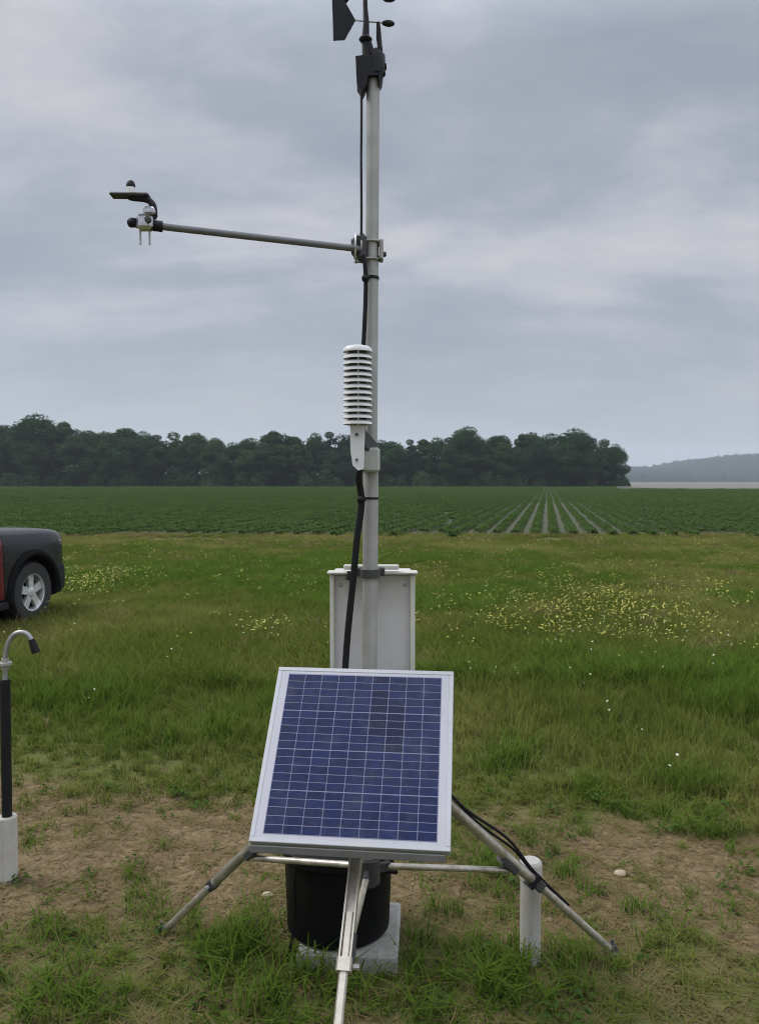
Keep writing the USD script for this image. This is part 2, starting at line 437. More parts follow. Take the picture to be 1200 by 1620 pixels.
def hill_z(X, Y):
    X, Y = X / HS, Y / HS
    crest = np.interp(X / 1400, [-0.3, 0.20, 0.29, 0.36, 0.40, 0.48, 0.62, 1.0, 1.3], [4, 8, 15, 18, 28, 42, 52, 60, 40])
    return HS * crest * smoothstep(Y, 1040, 1420) * (1 - 0.5 * smoothstep(Y, 1500, 2300)) * (0.85 + 0.3 * fb(X, Y, 0.004, 3, 9)) - 0.5


hi = np.arange(HX.size).reshape(HX.shape)
usdkit.mesh(stage, '/World/hills', (np.stack([HX, HY, hill_z(HX, HY)], -1).reshape(-1, 3), np.stack([hi[:-1, :-1], hi[:-1, 1:], hi[1:, 1:], hi[1:, :-1]], -1).reshape(-1, 4)), M['hill_ground'], smooth=True)
meta(stage.GetPrimAtPath('/World/hills'), kind='structure')

hz = trimesh.creation.box([8600, 8600, 181.0])
hz.apply_translation([0, 0, 88.5])
usdkit.mesh(stage, '/World/haze', hz, M['haze'])
meta(stage.GetPrimAtPath('/World/haze'), kind='stuff')


# ------------------------------------------------------------------ instanced plants
def instancer(name, protos, pos, yaw, scale, which, kind='stuff', label=None):
    path = '/World/' + name
    pi = UsdGeom.PointInstancer.Define(stage, path)
    targets = []
    for i, (pn, mesh, mat) in enumerate(protos):
        pth = f'{path}/prototypes/{pn}' + (f'_{i:03d}' if i else '')
        usdkit.mesh(stage, pth, mesh, M[mat], smooth=False)
        targets.append(Sdf.Path(pth))
    pi.CreatePrototypesRel().SetTargets(targets)
    pi.CreateProtoIndicesAttr(Vt.IntArray.FromNumpy(np.asarray(which, np.int32)))
    pi.CreatePositionsAttr(Vt.Vec3fArray.FromNumpy(np.asarray(pos, np.float32)))
    sc3 = np.asarray(scale, np.float32)
    if sc3.ndim == 1:
        sc3 = np.repeat(sc3[:, None], 3, 1)
    pi.CreateScalesAttr(Vt.Vec3fArray.FromNumpy(np.ascontiguousarray(sc3)))
    pi.CreateOrientationsAttr(Vt.QuathArray([Gf.Quath(float(math.cos(a / 2)), 0.0, 0.0, float(math.sin(a / 2))) for a in yaw]))
    meta(pi.GetPrim(), kind=kind, label=label)
    return pi


def tuft(rng, n, radius, hmin, hmax, width, lean=0.5, curl=1.0):
    """A tuft of n grass blades; each blade is three triangles, bent and tapered."""
    a, rr = rng.uniform(0, 2 * PI, n), radius * np.sqrt(rng.uniform(0, 1, n))
    base = np.stack([rr * np.cos(a), rr * np.sin(a), np.full(n, -0.01)], 1)
    h = rng.uniform(hmin, hmax, n)[:, None]
    ba = rng.uniform(0, 2 * PI, n)
    out = np.stack([np.cos(ba), np.sin(ba), np.zeros(n)], 1)
    side = np.stack([-np.sin(ba), np.cos(ba), np.zeros(n)], 1)
    tw = rng.uniform(-0.9, 0.9, n)[:, None]
    side = side * np.cos(tw) + out * np.sin(tw)
    w = (width * rng.uniform(0.6, 1.3, n))[:, None]
    ln = (lean * rng.uniform(0.15, 1.0, n))[:, None] * h
    up = V(0, 0, 1)
    m1 = base + out * ln * 0.35 + up * h * 0.55
    tip = base + out * ln * (1.0 + 0.5 * curl) + up * h * (1 - 0.25 * ln / h)
    v = np.stack([base - side * w * 0.5, base + side * w * 0.5, m1 - side * w * 0.45, m1 + side * w * 0.45, tip], 1).reshape(-1, 3)
    k = np.arange(n)[:, None] * 5
    f = np.stack([k + [0, 1, 3], k + [0, 3, 2], k + [2, 3, 4]], 1).reshape(-1, 3)
    return trimesh.Trimesh(v, f, process=False)


rng = np.random.default_rng(11)


def scatter(y0, y1, spacing, slack=1.5, half=0.53):
    """Jittered points over the wedge of ground in view between two depths."""
    pts = []
    n_y = int((y1 - y0) / spacing)
    for iy in range(n_y):
        y = y0 + iy * spacing
        w = half * y + slack
        xs = np.arange(-w, w, spacing)
        pts.append(np.stack([xs, np.full_like(xs, y)], 1))
    p = np.vstack(pts)
    return p + rng.uniform(-0.5, 0.5, p.shape) * spacing * 1.1


KEEP_OUT = [(-0.125, 2.70, 0.20), (-0.02, 2.62, 0.08), (-0.2, 2.62, 0.08)]


def clear_of(p):
    ok = np.ones(len(p), bool)
    for x, y, r in KEEP_OUT:
        ok &= np.hypot(p[:, 0] - x, p[:, 1] - y) > r
    return ok


# foreground turf, up to 6 m
p = np.vstack([scatter(1.5, 4.2, 0.052), scatter(4.2, 6.2, 0.075)])
p = p[clear_of(p)]
w = worn(p[:, 0], p[:, 1])
n_lush = fb(p[:, 0] + 3, p[:, 1] + 8, 1.1, 3, 31)
clump = lambda cx_, cy_, r: np.exp(-((p[:, 0] - cx_) / r) ** 2 - ((p[:, 1] - cy_) / r) ** 2)
boost = clump(-0.40, 2.56, 0.17) + clump(-0.22, 2.46, 0.12) + 0.8 * clump(-0.92, 2.32, 0.20) + 0.6 * clump(0.45, 2.50, 0.15)
n_lush = n_lush + 0.4 * boost
w = w * (1 - 0.9 * np.clip(boost, 0, 1))
dens = np.clip(1.15 - 0.80 * w, 0.38, 1)
keep = rng.uniform(0, 1, len(p)) < dens
p, w, n_lush = p[keep], w[keep], n_lush[keep]
n_edge = fb(p[:, 0] + 17, p[:, 1] + 3, 1.6, 3, 33)
tall = smoothstep(p[:, 1] + (n_edge - 0.5) * 1.6, 3.35, 5.0) * (0.62 + 0.38 * smoothstep(p[:, 0], -0.5, 1.2))
size = 0.26 + 0.42 * smoothstep(n_lush, 0.46, 0.66) * (1 - 0.6 * w) + 0.75 * tall
size *= (1 - 0.45 * w) * rng.uniform(0.65, 1.3, len(p))
dry = rng.uniform(0, 1, len(p)) < np.clip(0.05 + 0.95 * w + 0.24 * (1 - smoothstep(p[:, 1], 2.6, 4.4)), 0, 0.88)
lush = (~dry) & (rng.uniform(0, 1, len(p)) < smoothstep(n_lush, 0.48, 0.62))
size = np.where(dry, np.maximum(size, 0.30), size)
wid = rng.uniform(0.8, 1.15, len(p)) * (0.75 + 0.25 * np.clip(size, 0, 1))
protos = [('green_tuft', tuft(rng, 22, 0.055, 0.06, 0.19, 0.0062, 0.6), 'grass_green'),
          ('green_tuft', tuft(rng, 22, 0.060, 0.05, 0.17, 0.0058, 0.9), 'grass_green'),
          ('green_tuft', tuft(rng, 20, 0.050, 0.07, 0.21, 0.0065, 0.5), 'grass_green'),
          ('lush_tuft', tuft(rng, 24, 0.055, 0.08, 0.22, 0.0070, 0.6), 'grass_lush'),
          ('lush_tuft', tuft(rng, 22, 0.060, 0.06, 0.20, 0.0065, 0.9), 'grass_lush'),
          ('dry_tuft', tuft(rng, 16, 0.060, 0.03, 0.12, 0.0050, 1.5), 'grass_dry'),
          ('dry_tuft', tuft(rng, 15, 0.065, 0.02, 0.09, 0.0050, 2.2), 'grass_dry')]
which = np.where(dry, rng.integers(5, 7, len(p)), np.where(lush, rng.integers(3, 5, len(p)), rng.integers(0, 3, len(p))))
instancer('grass', protos, np.c_[p, ground_z(p[:, 0], p[:, 1])], rng.uniform(0, 2 * PI, len(p)), np.stack([wid, wid, size], 1), which)

# meadow from 6 m to the crop
p = np.vstack([scatter(6.1, 11, 0.13), scatter(11, 23.7, 0.19)])
n_a = fb(p[:, 0] + 33, p[:, 1] + 18, 0.5, 3, 41)
w = worn(p[:, 0], p[:, 1])
keep = rng.uniform(0, 1, len(p)) < np.clip(1 - 1.1 * w, 0.05, 1)
p, n_a, w = p[keep], n_a[keep], w[keep]
far_dry = smoothstep(p[:, 1], 13, 21)
far_dry = smoothstep(p[:, 1], 16, 22)
dry = rng.uniform(0, 1, len(p)) < 0.03 + 0.26 * far_dry * smoothstep(n_a, 0.35, 0.6)
protos = [('green_patch', tuft(rng, 60, 0.14, 0.09, 0.24, 0.009, 0.6), 'grass_green'),
          ('green_patch', tuft(rng, 60, 0.15, 0.08, 0.22, 0.010, 0.8), 'grass_green'),
          ('lush_patch', tuft(rng, 60, 0.14, 0.10, 0.26, 0.010, 0.6), 'grass_lush'),
          ('dry_patch', tuft(rng, 44, 0.15, 0.10, 0.28, 0.008, 0.7), 'grass_dry')]
which = np.where(dry, 3, np.where(rng.uniform(0, 1, len(p)) < smoothstep(n_a, 0.45, 0.65) * (1 - far_dry), 2, rng.integers(0, 2, len(p))))
size = rng.uniform(0.75, 1.15, len(p)) * (1 - 0.35 * smoothstep(p[:, 1], 7, 13)) * (0.8 + 0.4 * n_a)
sc3 = np.stack([1.0 * np.ones(len(p)), np.ones(len(p)), size], 1)
instancer('meadow_grass', protos, np.c_[p, ground_z(p[:, 0], p[:, 1])], rng.uniform(0, 2 * PI, len(p)), sc3, which)

# wild flowers
def flower(rng, n, spread, h, d):
    ms = []
    for _ in range(n):
        x, y = rng.normal(0, spread, 2)
        hh = h * rng.uniform(0.7, 1.15)
        a = rng.uniform(0, 2 * PI)
        t = rng.uniform(-0.5, 0.5, 2)
        k = np.arange(6) * PI / 3 + a
        r = d / 2 * rng.uniform(0.7, 1.2)
        ring = np.stack([x + r * np.cos(k), y + r * np.sin(k), hh + r * (t[0] * np.cos(k) + t[1] * np.sin(k)) + 0.25 * r], 1)
        v = np.vstack([[[x, y, hh]], ring])
        f = [[0, 1 + i, 1 + (i + 1) % 6] for i in range(6)]
        ms.append(trimesh.Trimesh(v, f, process=False))
    return trimesh.util.concatenate(ms)


cand = scatter(3.9, 21.5, 0.10)
X, Y = cand[:, 0], cand[:, 1]
blob = lambda cx, cy, sx, sy, a: a * np.exp(-((X - cx) / sx) ** 2 - ((Y - cy) / sy) ** 2)
d_ = blob(2.75, 9.1, 0.75, 1.3, 0.40) + blob(2.3, 9.2, 1.3, 2.2, 0.22) + blob(1.3, 8.1, 0.6, 0.8, 0.18) + blob(-1.15, 7.9, 0.35, 0.5, 0.26) + blob(-4.4, 11.5, 0.8, 2.0, 0.30) + blob(4.6, 10.4, 0.5, 1.0, 0.16) + 0.03 * smoothstep(Y, 9, 12)
d_ += blob(1.0, 6.1, 0.35, 0.7, 0.05) + blob(-1.7, 5.3, 0.7, 0.9, 0.012) + 0.004 + 0.006 * smoothstep(fb(X, Y, 0.5, 2, 77), 0.5, 0.7)
keep = rng.uniform(0, 1, len(cand)) < d_ * (0.4 + 1.2 * fb(X, Y, 1.6, 2, 78))
p = cand[keep]
white = rng.uniform(0, 1, len(p)) < np.clip(1.3 - smoothstep(p[:, 1], 5, 8.5) * 1.2, 0.06, 1)
protos = [('yellow_flower', flower(rng, 9, 0.055, 0.21, 0.019), 'petal_yellow'), ('yellow_flower', flower(rng, 6, 0.06, 0.18, 0.022), 'petal_yellow'),
          ('white_flower', flower(rng, 2, 0.03, 0.21, 0.013), 'petal_white')]
which = np.where(white, 2, rng.integers(0, 2, len(p)))
instancer('wildflowers', protos, np.c_[p, np.zeros(len(p))], rng.uniform(0, 2 * PI, len(p)), rng.uniform(0.7, 1.15, len(p)), which)


# crop rows: low leafy plants
def row_piece(rng, length, n, leaf, half_w, h):
    t = rng.uniform(-length / 2, length / 2, n)
    u = rng.normal(0, 0.45, n).clip(-1, 1)
    hmod = h * (0.75 + 0.4 * meshkit.noise(np.stack([t * 2.2, t * 0, t * 0], 1), 4))
    z = np.sqrt(np.clip(1 - u * u, 0.05, 1)) * hmod * rng.uniform(0.45, 1.0, n)
    c = np.stack([u * half_w, t, z], 1)
    nrm = np.stack([u * 0.9, np.zeros(n), np.full(n, 0.9)], 1) + rng.normal(0, 0.45, (n, 3))
    return leaves(rng, c, nrm, leaf)


def leaves(rng, c, nrm, size):
    n = len(c)
    nrm = nrm / np.linalg.norm(nrm, axis=1, keepdims=True)
    a = rng.normal(0, 1, (n, 3))
    a = a - nrm * (a * nrm).sum(1, keepdims=True)
    a /= np.linalg.norm(a, axis=1, keepdims=True)
    b = np.cross(nrm, a)
    s = (size * rng.uniform(0.6, 1.3, n))[:, None]
    v = np.stack([c - a * s * 0.6, c + b * s * 0.38 + nrm * s * 0.08, c + a * s * 0.6, c - b * s * 0.38 + nrm * s * 0.08], 1).reshape(-1, 3)
    k = np.arange(n)[:, None] * 4
    f = np.stack([k + [0, 1, 2], k + [0, 2, 3]], 1).reshape(-1, 3)
    return trimesh.Trimesh(v, f, process=False)


ROW = 0.56
near_p = [('crop_row', row_piece(rng, 2.0, 380, 0.08, 0.172, 0.23), 'crop_leaf') for _ in range(4)]
far_p = [('far_crop_row', row_piece(rng, 8.0, 480, 0.17, 0.18, 0.23), 'crop_leaf') for _ in range(3)]
pos, which, yaw, scl = [], [], [], []
rot_row = -math.atan2(DIRV[0], DIRV[1])
for i in range(-420, 260):
    s = i * ROW + 0.21
    for length, k0, k1, t0, t1 in ((2.0, 0, 4, 15.0, 64.0), (8.0, 4, 7, 64.0, 262.0)):
        t = np.arange(t0, t1, length * 0.96)
        pts = t[:, None] * DIRV + s * SIDE
        ok = (pts[:, 1] > 23.0 + 0.5 * np.sin(i * 1.7)) & (np.abs(pts[:, 0]) < 0.54 * pts[:, 1] + 4)
        ok &= pts[:, 1] < np.where(pts[:, 0] > 0.300 * pts[:, 1], 156, 222)
        pts = pts[ok]
        gap = rng.uniform(0, 1, len(pts)) < (0.012 if length < 4 else 0.0)
        pts = pts[~gap]
        pos += [(x, y, 0.01) for x, y in pts]
        which += list(rng.integers(k0, k1, len(pts)))
        yaw += [rot_row + (PI if rng.uniform() < 0.5 else 0) for _ in pts]
        scl += list(np.stack([rng.uniform(0.85, 1.1, len(pts)), np.ones(len(pts)), rng.uniform(0.8, 1.12, len(pts))], 1))
instancer('bean_crop', near_p + far_p, pos, yaw, scl, which)


# ------------------------------------------------------------------ trees
def tree_meshes(rng, H, R, base, n_blobs, n_leaves, leaf, shape='round'):
    """(trunk with limbs, crown of leaf clumps) of a broadleaf tree."""
    bl = []
    for k in range(n_blobs):
        while True:
            q_ = rng.uniform(-1, 1, 3)
            if 0.10 < (q_ ** 2).sum() < 1:
                break
        t = (q_[2] + 1) / 2
        prof = (0.80 + 0.20 * math.sin(PI * t)) if shape == 'round' else (1.05 - 0.6 * t)
        rb = R * rng.uniform(0.30, 0.50)
        z = base + rb * 0.6 + (H - base - rb * 1.5) * t
        bl.append((q_[0] * R * prof * 0.72, q_[1] * R * prof * 0.72, z, rb))
    bl.append((rng.normal(0, R * 0.12), 0, H - R * 0.36, R * 0.36))
    bl = np.array(bl)
    k = rng.choice(len(bl), n_leaves, p=bl[:, 3] ** 2 / (bl[:, 3] ** 2).sum())
    d = rng.normal(0, 1, (n_leaves, 3)); d /= np.linalg.norm(d, axis=1, keepdims=True)
    lump = 0.78 + 0.5 * meshkit.fbm(d * 2.6 + k[:, None] * 3.1, 2)
    rad = bl[k, 3] * lump * rng.uniform(0.70, 1.08, n_leaves)
    c = bl[k, :3] + d * rad[:, None] * (1.0, 1.0, 0.85)
    crown = leaves(rng, c, d + rng.normal(0, 0.5, d.shape) + (0, 0, 0.35), leaf)
    tr = [tube([(0, 0, -0.3), (0.05, 0, H * 0.3), (0.1, 0.05, H * 0.62), (0.0, 0.0, H * 0.86)], [0.030 * H * 0.6, 0.022 * H * 0.6, 0.014 * H * 0.6, 0.03], 7)]
    for j in rng.choice(len(bl), min(7, len(bl)), replace=False):
        z0 = H * rng.uniform(0.25, 0.55)
        tr.append(tube([(0.05, 0, z0), bl[j, :3] * (0.55, 0.55, 0) + (0, 0, z0 * 0.45 + bl[j, 2] * 0.55), bl[j, :3]], [0.10, 0.07, 0.03], 5))
    return trimesh.util.concatenate(tr), crown


trng = np.random.default_rng(5)
KINDS = []
for H, R, base, nb, shape, mat in ((17, 4.6, 1.2, 26, 'round', 'tree_leaf'), (18, 5.2, 2.0, 34, 'round', 'tree_leaf'), (16, 4.2, 0.6, 24, 'round', 'tree_leaf_pale'), (19, 3.6, 1.5, 30, 'cone', 'tree_leaf_cool'),
                                   (15, 5.0, 0.3, 22, 'round', 'tree_leaf'), (17, 3.4, 1.0, 18, 'round', 'tree_leaf_pale'), (18, 4.8, 3.6, 20, 'cone', 'tree_leaf_pale'), (16, 5.4, 0.8, 40, 'round', 'tree_leaf_cool')):
    KINDS.append((H, *tree_meshes(trng, H, R, base, nb, 9500, 0.46, shape), mat))
first = {}


def plant_tree(k, x, y, h, label, group='trees along the edge of the wood'):
    H, trunk, crown, mat = KINDS[k]
    s = h / H
    sxy = s * trng.uniform(1.0, 1.55)
    t = thing('broadleaf_tree', label, 'tree', (x, y, 0), trng.uniform(0, 360), group, (sxy, sxy, s))
    if k not in first:
        part(t, 'trunk', trunk, 'bark', smooth=True)
        part(t, 'crown', crown, mat, smooth=False)
        first[k] = t
    else:
        pr = stage.GetPrimAtPath(t)
        pr.GetReferences().AddInternalReference(first[k])
        pr.SetInstanceable(True)
    return t


SIL_X = [-60, 0, 30, 60, 85, 110, 160, 200, 240, 310, 345, 355, 375, 400, 440, 480, 520, 560, 600, 640, 700, 738, 752, 775, 800, 840, 880, 905, 940, 965, 985]
SIL_Y = [676, 674, 664, 657, 664, 668, 680, 673, 683, 682, 692, 697, 690, 689, 678, 684, 681, 686, 690, 692, 690, 677, 681, 690, 683, 681, 684, 677, 686, 690, 716]
ZONES = [(200, 'at the far left'), (560, 'left of the mast'), (760, 'right of the mast'), (1000, 'at the right end')]
special = {60: 'tallest tree at the open left end of the wood, crown rising above its neighbours',
           738: 'tree with a ragged crown poking above the wood just right of the mast',
           905: 'tall round-topped tree near the right end of the wood',
           974: 'last tree at the right end of the wood, leaning over the pale field'}
spots = []
for row, (Y0, lo, step) in enumerate(((247, 0.74, 27.0), (255, 0.97, 22.0))):
    xs = np.arange(-45 + 9 * row, 962, step)
    for x in xs:
        x = x + trng.uniform(-7, 7)
        y = Y0 + trng.uniform(-2.5, 2.5)
        top = np.interp(x, SIL_X, SIL_Y)
        h = (1.6 + (762 - top) / FPX * y) * (lo + trng.uniform(-0.06, 0.03) if row else lo + trng.uniform(-0.12, 0.12))
        spots.append((x, y, h, 'low' if row == 0 else 'high'))
for x, label in special.items():
    y = 251.0 if x != 974 else 247
    top = np.interp(x, SIL_X, SIL_Y) - (4 if x in (60, 738) else 1)
    spots.append((x, y, 1.6 + (762 - top) / FPX * y, label))
for n_, (x, y, h, label) in enumerate(spots):
    k = int(trng.integers(0, 8))
    gname = None
    if label in ('low', 'high'):
        zone = [z for lim, z in ZONES if x < lim][0]
        tone = 'paler green' if KINDS[k][3] == 'tree_leaf_pale' else 'narrow bluish green' if k == 3 else 'bluish green' if KINDS[k][3] == 'tree_leaf_cool' else 'dark green'
        row = 'tree on the field side of the wood' if label == 'low' else 'tree rising behind the wood front'
        gname = f'{tone} {row}, {zone}'
        label = gname
    else:
        k = 1
    plant_tree(k, (x - 600) / FPX * y, y, h, label, gname)

# undergrowth along the foot of the wood, and the wooded hills: nobody could count these
b_rng = np.random.default_rng(8)


def bush(rng, R, H, n, leaf):
    d = rng.normal(0, 1, (n, 3)); d /= np.linalg.norm(d, axis=1, keepdims=True)
    d[:, 2] = np.abs(d[:, 2])
    lump = 0.75 + 0.5 * meshkit.fbm(d * 2.3 + rng.uniform(0, 50), 2)
    return leaves(rng, d * lump[:, None] * (R, R, H) * rng.uniform(0.8, 1.0, (n, 1)), d + rng.normal(0, 0.45, d.shape) + (0, 0, 0.2), leaf)


n = 420
bx = b_rng.uniform(-135, 77, n)
by = 243.5 + b_rng.uniform(-1.5, 16, n)
instancer('undergrowth', [('shrub', bush(b_rng, 2.6, 4.2, 700, 0.55), 'tree_leaf'), ('shrub', bush(b_rng, 2.2, 3.2, 600, 0.5), 'tree_leaf_pale')],
          np.c_[bx, by, np.zeros(n)], b_rng.uniform(0, 6.28, n), b_rng.uniform(0.5, 1.3, n), b_rng.integers(0, 2, n))
cand = HS * np.stack([b_rng.uniform(150, 1150, 9000), b_rng.uniform(1030, 1560, 9000)], 1)
cand = cand[(cand[:, 0] / cand[:, 1] > 0.24) & (cand[:, 0] / cand[:, 1] < 0.62)]
n = len(cand)
instancer('wooded_hillside', [('crown', bush(b_rng, 11.0, 15, 300, 4.5), 'far_leaf'), ('crown', bush(b_rng, 9.0, 18, 300, 4.5), 'far_leaf'), ('crown', bush(b_rng, 13.0, 14, 300, 4.8), 'far_leaf')],
          np.c_[cand, hill_z(cand[:, 0], cand[:, 1]) - 1.0], b_rng.uniform(0, 6.28, n), b_rng.uniform(0.6, 1.1, n), b_rng.integers(0, 3, n))

# ------------------------------------------------------------------ the weather station
MY = 2.28                                  # depth of the mast
MB, MT = px(582.5, 1383, MY), px(590, 119, MY)
AX = (MT - MB) / np.linalg.norm(MT - MB)


def on_mast(z):
    return MB + AX * ((z - MB[2]) / AX[2])


def zpx(y, Y=MY):
    return px(600, y, Y)[2]


WS = thing('weather_station', 'tripod weather station with tall grey mast, tilted solar panel and white louvred sensor', 'weather station')
ZJ = zpx(744)
part(WS, 'mast', [tube([MB, on_mast(ZJ - 0.004), on_mast(ZJ)], [0.0222, 0.0222, 0.0205], 28), tube([on_mast(ZJ - 0.02), on_mast((ZJ + MT[2]) / 2), MT], 0.0186, 28)], 'mast_aluminium', smooth=40)

# legs: channel above, square tube below, foot with pin
FL, FR, FF = gnd(256, 1477), gnd(968, 1505), V(-0.14, 1.38, 0)
HUB = on_mast(0.815)
part(WS, 'leg_hub', [lathe([(0.0, -0.05), (0.034, -0.05), (0.037, -0.045), (0.037, 0.045), (0.034, 0.05), (0.0, 0.05)], HUB, AX)] +
     [rbox((0.03, 0.05, 0.05), HUB + (f - HUB) * (1, 1, 0) / np.linalg.norm((f - HUB)[:2]) * 0.045, rot=rotz(math.atan2((f - HUB)[1], (f - HUB)[0]) - PI / 2)) for f in (FL, FR, FF)], 'galvanised')
COL = MB + V(0, 0, 0.012)
part(WS, 'brace_collar', [lathe([(0.0, -0.04), (0.031, -0.04), (0.034, -0.036), (0.034, 0.036), (0.031, 0.04), (0.0, 0.04)], COL, AX)] +
     [rbox((0.014, 0.05, 0.03), COL + (f - COL) * (1, 1, 0) / np.linalg.norm((f - COL)[:2]) * 0.045, rot=rotz(math.atan2((f - COL)[1], (f - COL)[0]) - PI / 2)) for f in (FL, FR, FF)], 'dark_metal')


def leg(foot, split, brace_at, aim=None):
    h = HUB + (foot - HUB) * (1, 1, 0) / np.linalg.norm((foot - HUB)[:2]) * 0.05
    at = lambda t: h + (foot - h) * t
    W, Hh, t_ = 0.0155, 0.0135, 0.0042
    U = [(-W, -Hh), (W, -Hh), (W, Hh), (W - t_, Hh), (W - t_, -Hh + t_), (-W + t_, -Hh + t_), (-W + t_, Hh), (-W, Hh)]
    if foot is FF:      # the front leg is an open channel over a square tube, the side legs are round tubes
        L = part(WS, 'leg', prism(U, at(0), at(split)), 'leg_steel', smooth=False)
        part(L, 'leg_extension', bar(at(split - 0.10), at(0.985), 0.0215, 0.0215, 0.004), 'leg_steel', smooth=False)
    else:
        L = part(WS, 'leg', cyl(at(0), at(split), 0.0165, 20), 'leg_steel', smooth=40)
        part(L, 'leg_extension', cyl(at(split - 0.05), at(0.985), 0.0128, 18), 'leg_steel', smooth=40)
    d = (foot - h) / np.linalg.norm(foot - h)
    part(L, 'clamp_band', bar(at(split) - d * 0.016, at(split) + d * 0.014, 0.037, 0.034, 0.004), 'leg_steel' if foot is FF else 'dark_metal', smooth=False)
    part(L, 'bolt', [cyl(at(split) + frame(d)[0] * 0.021, at(split) + frame(d)[0] * 0.036, 0.007, 6)], 'galvanised', smooth=False)
    if aim:
        brace_at = min(np.linspace(0.2, 0.9, 400), key=lambda t: abs(to_px(at(t))[0] - aim[0]))
    b = at(brace_at)
    part(L, 'brace_lug', bar(b - d * 0.035 - V(0, 0, 0.020), b + d * 0.035 - V(0, 0, 0.020), 0.040, 0.026, 0.004), 'dark_metal', smooth=False)
    part(L, 'foot', [lathe([(0.0, 0.0), (0.026, 0.0), (0.026, 0.005), (0.016, 0.010), (0.014, 0.026), (0.0, 0.030)], foot + V(0, 0, -0.004)),
                     cyl(foot - V(0, 0, 0.12), foot + V(0, 0, 0.040), 0.006, 10)], 'dark_metal')
    e = COL + (foot - COL) * (1, 1, 0) / np.linalg.norm((foot - COL)[:2]) * 0.06
    b2 = px(*aim, b[1]) if aim else b - V(0, 0, 0.03)
    part(WS, 'brace', tube([e, (e + b2) / 2, b2], 0.0098, 14), 'leg_steel')
    return at, L


atL, legL = leg(FL, 0.70, 0.47, (402, 1358))
atR, legR = leg(FR, 0.64, 0.50, (803, 1377))
atF, legF = leg(FF, 0.455, 0.41)

# solar panel
psi, tilt, PW, PL = 0.11357, 0.84022, 0.494, 0.480
ctr = V(-0.0399, 2.2, 1.0742)
pw = V(math.cos(psi), -math.sin(psi), 0)
pd = V(-math.sin(psi) * math.cos(tilt), -math.cos(psi) * math.cos(tilt), -math.sin(tilt))
pn = np.cross(pd, pw)
if pn[2] < 0:
    pn = -pn


def panel_xf(m):
    """From panel coordinates (x right, y down the slope, z out of the face) to the world."""
    T = np.eye(4); T[:3, 0], T[:3, 1], T[:3, 2], T[:3, 3] = pw, pd, pn, ctr
    m = m.copy(); m.apply_transform(T)
    if np.linalg.det(T[:3, :3]) < 0:
        m.invert()
    return m


def pbox(x0, x1, y0, y1, z0, z1, b=0.0012):
    return panel_xf(rbox((x1 - x0, y1 - y0, z1 - z0), ((x0 + x1) / 2, (y0 + y1) / 2, (z0 + z1) / 2), b))


hw, TH = PW / 2, 0.034
fw = 0.012
SP = part(WS, 'solar_panel', [pbox(-hw, hw, 0, fw, -TH, 0), pbox(-hw, hw, PL - fw, PL, -TH, 0), pbox(-hw, -hw + fw, fw, PL - fw, -TH, 0), pbox(hw - fw, hw, fw, PL - fw, -TH, 0)], 'panel_aluminium', smooth=False)
part(SP, 'backsheet', pbox(-hw + fw, hw - fw, fw, PL - fw, -0.005, -0.0012, 0.0004), 'sheet_white', smooth=False)
part(SP, 'cell_backing', pbox(-hw + 0.032, hw - 0.032, 0.020, PL - 0.020, -0.0011, -0.0006, 0.0001), 'panel_backsheet', smooth=False)
cx = np.linspace(-hw + 0.033, hw - 0.033, 10)
cy = np.linspace(0.021, PL - 0.021, 21)
crng = np.random.default_rng(3)
for j in range(20):
    for i in range(9):
        gy_ = 0.0011 if j % 5 else 0.0020
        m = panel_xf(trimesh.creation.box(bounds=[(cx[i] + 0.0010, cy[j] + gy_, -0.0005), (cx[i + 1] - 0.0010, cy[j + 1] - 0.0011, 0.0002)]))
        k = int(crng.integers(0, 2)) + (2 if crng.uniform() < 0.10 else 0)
        k = 2 if ((i == 5 and j < 8) or (i == 6 and 3 < j < 10)) and crng.uniform() < 0.85 else (3 if k > 1 else k)  # darker tone: a dark reflection painted into the colour of these cells
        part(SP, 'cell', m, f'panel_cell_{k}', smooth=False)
e0, e1 = ctr + pd * (PL + 0.004) - pw * (hw - 0.002) - pn * 0.006, ctr + pd * (PL + 0.004) + pw * (hw - 0.012) - pn * 0.006
part(SP, 'bottom_rail', bar(e0 - V(0, 0, 0.012), e1 - V(0, 0, 0.012), 0.006, 0.019, 0.0015), 'rail_grey', smooth=False)
part(SP, 'mounting_bracket', [bar(on_mast(0.98) - V(0, 0.01, 0), ctr + pd * 0.12 - pn * (TH + 0.004), 0.03, 0.03), bar(on_mast(0.86) + V(0, -0.02, 0), ctr + pd * 0.30 - pn * (TH + 0.004), 0.028, 0.02),
                              bar(ctr + pd * 0.06 - pn * (TH + 0.010), ctr + pd * 0.40 - pn * (TH + 0.010), 0.05, 0.012, up=pn)], 'galvanised', smooth=False)

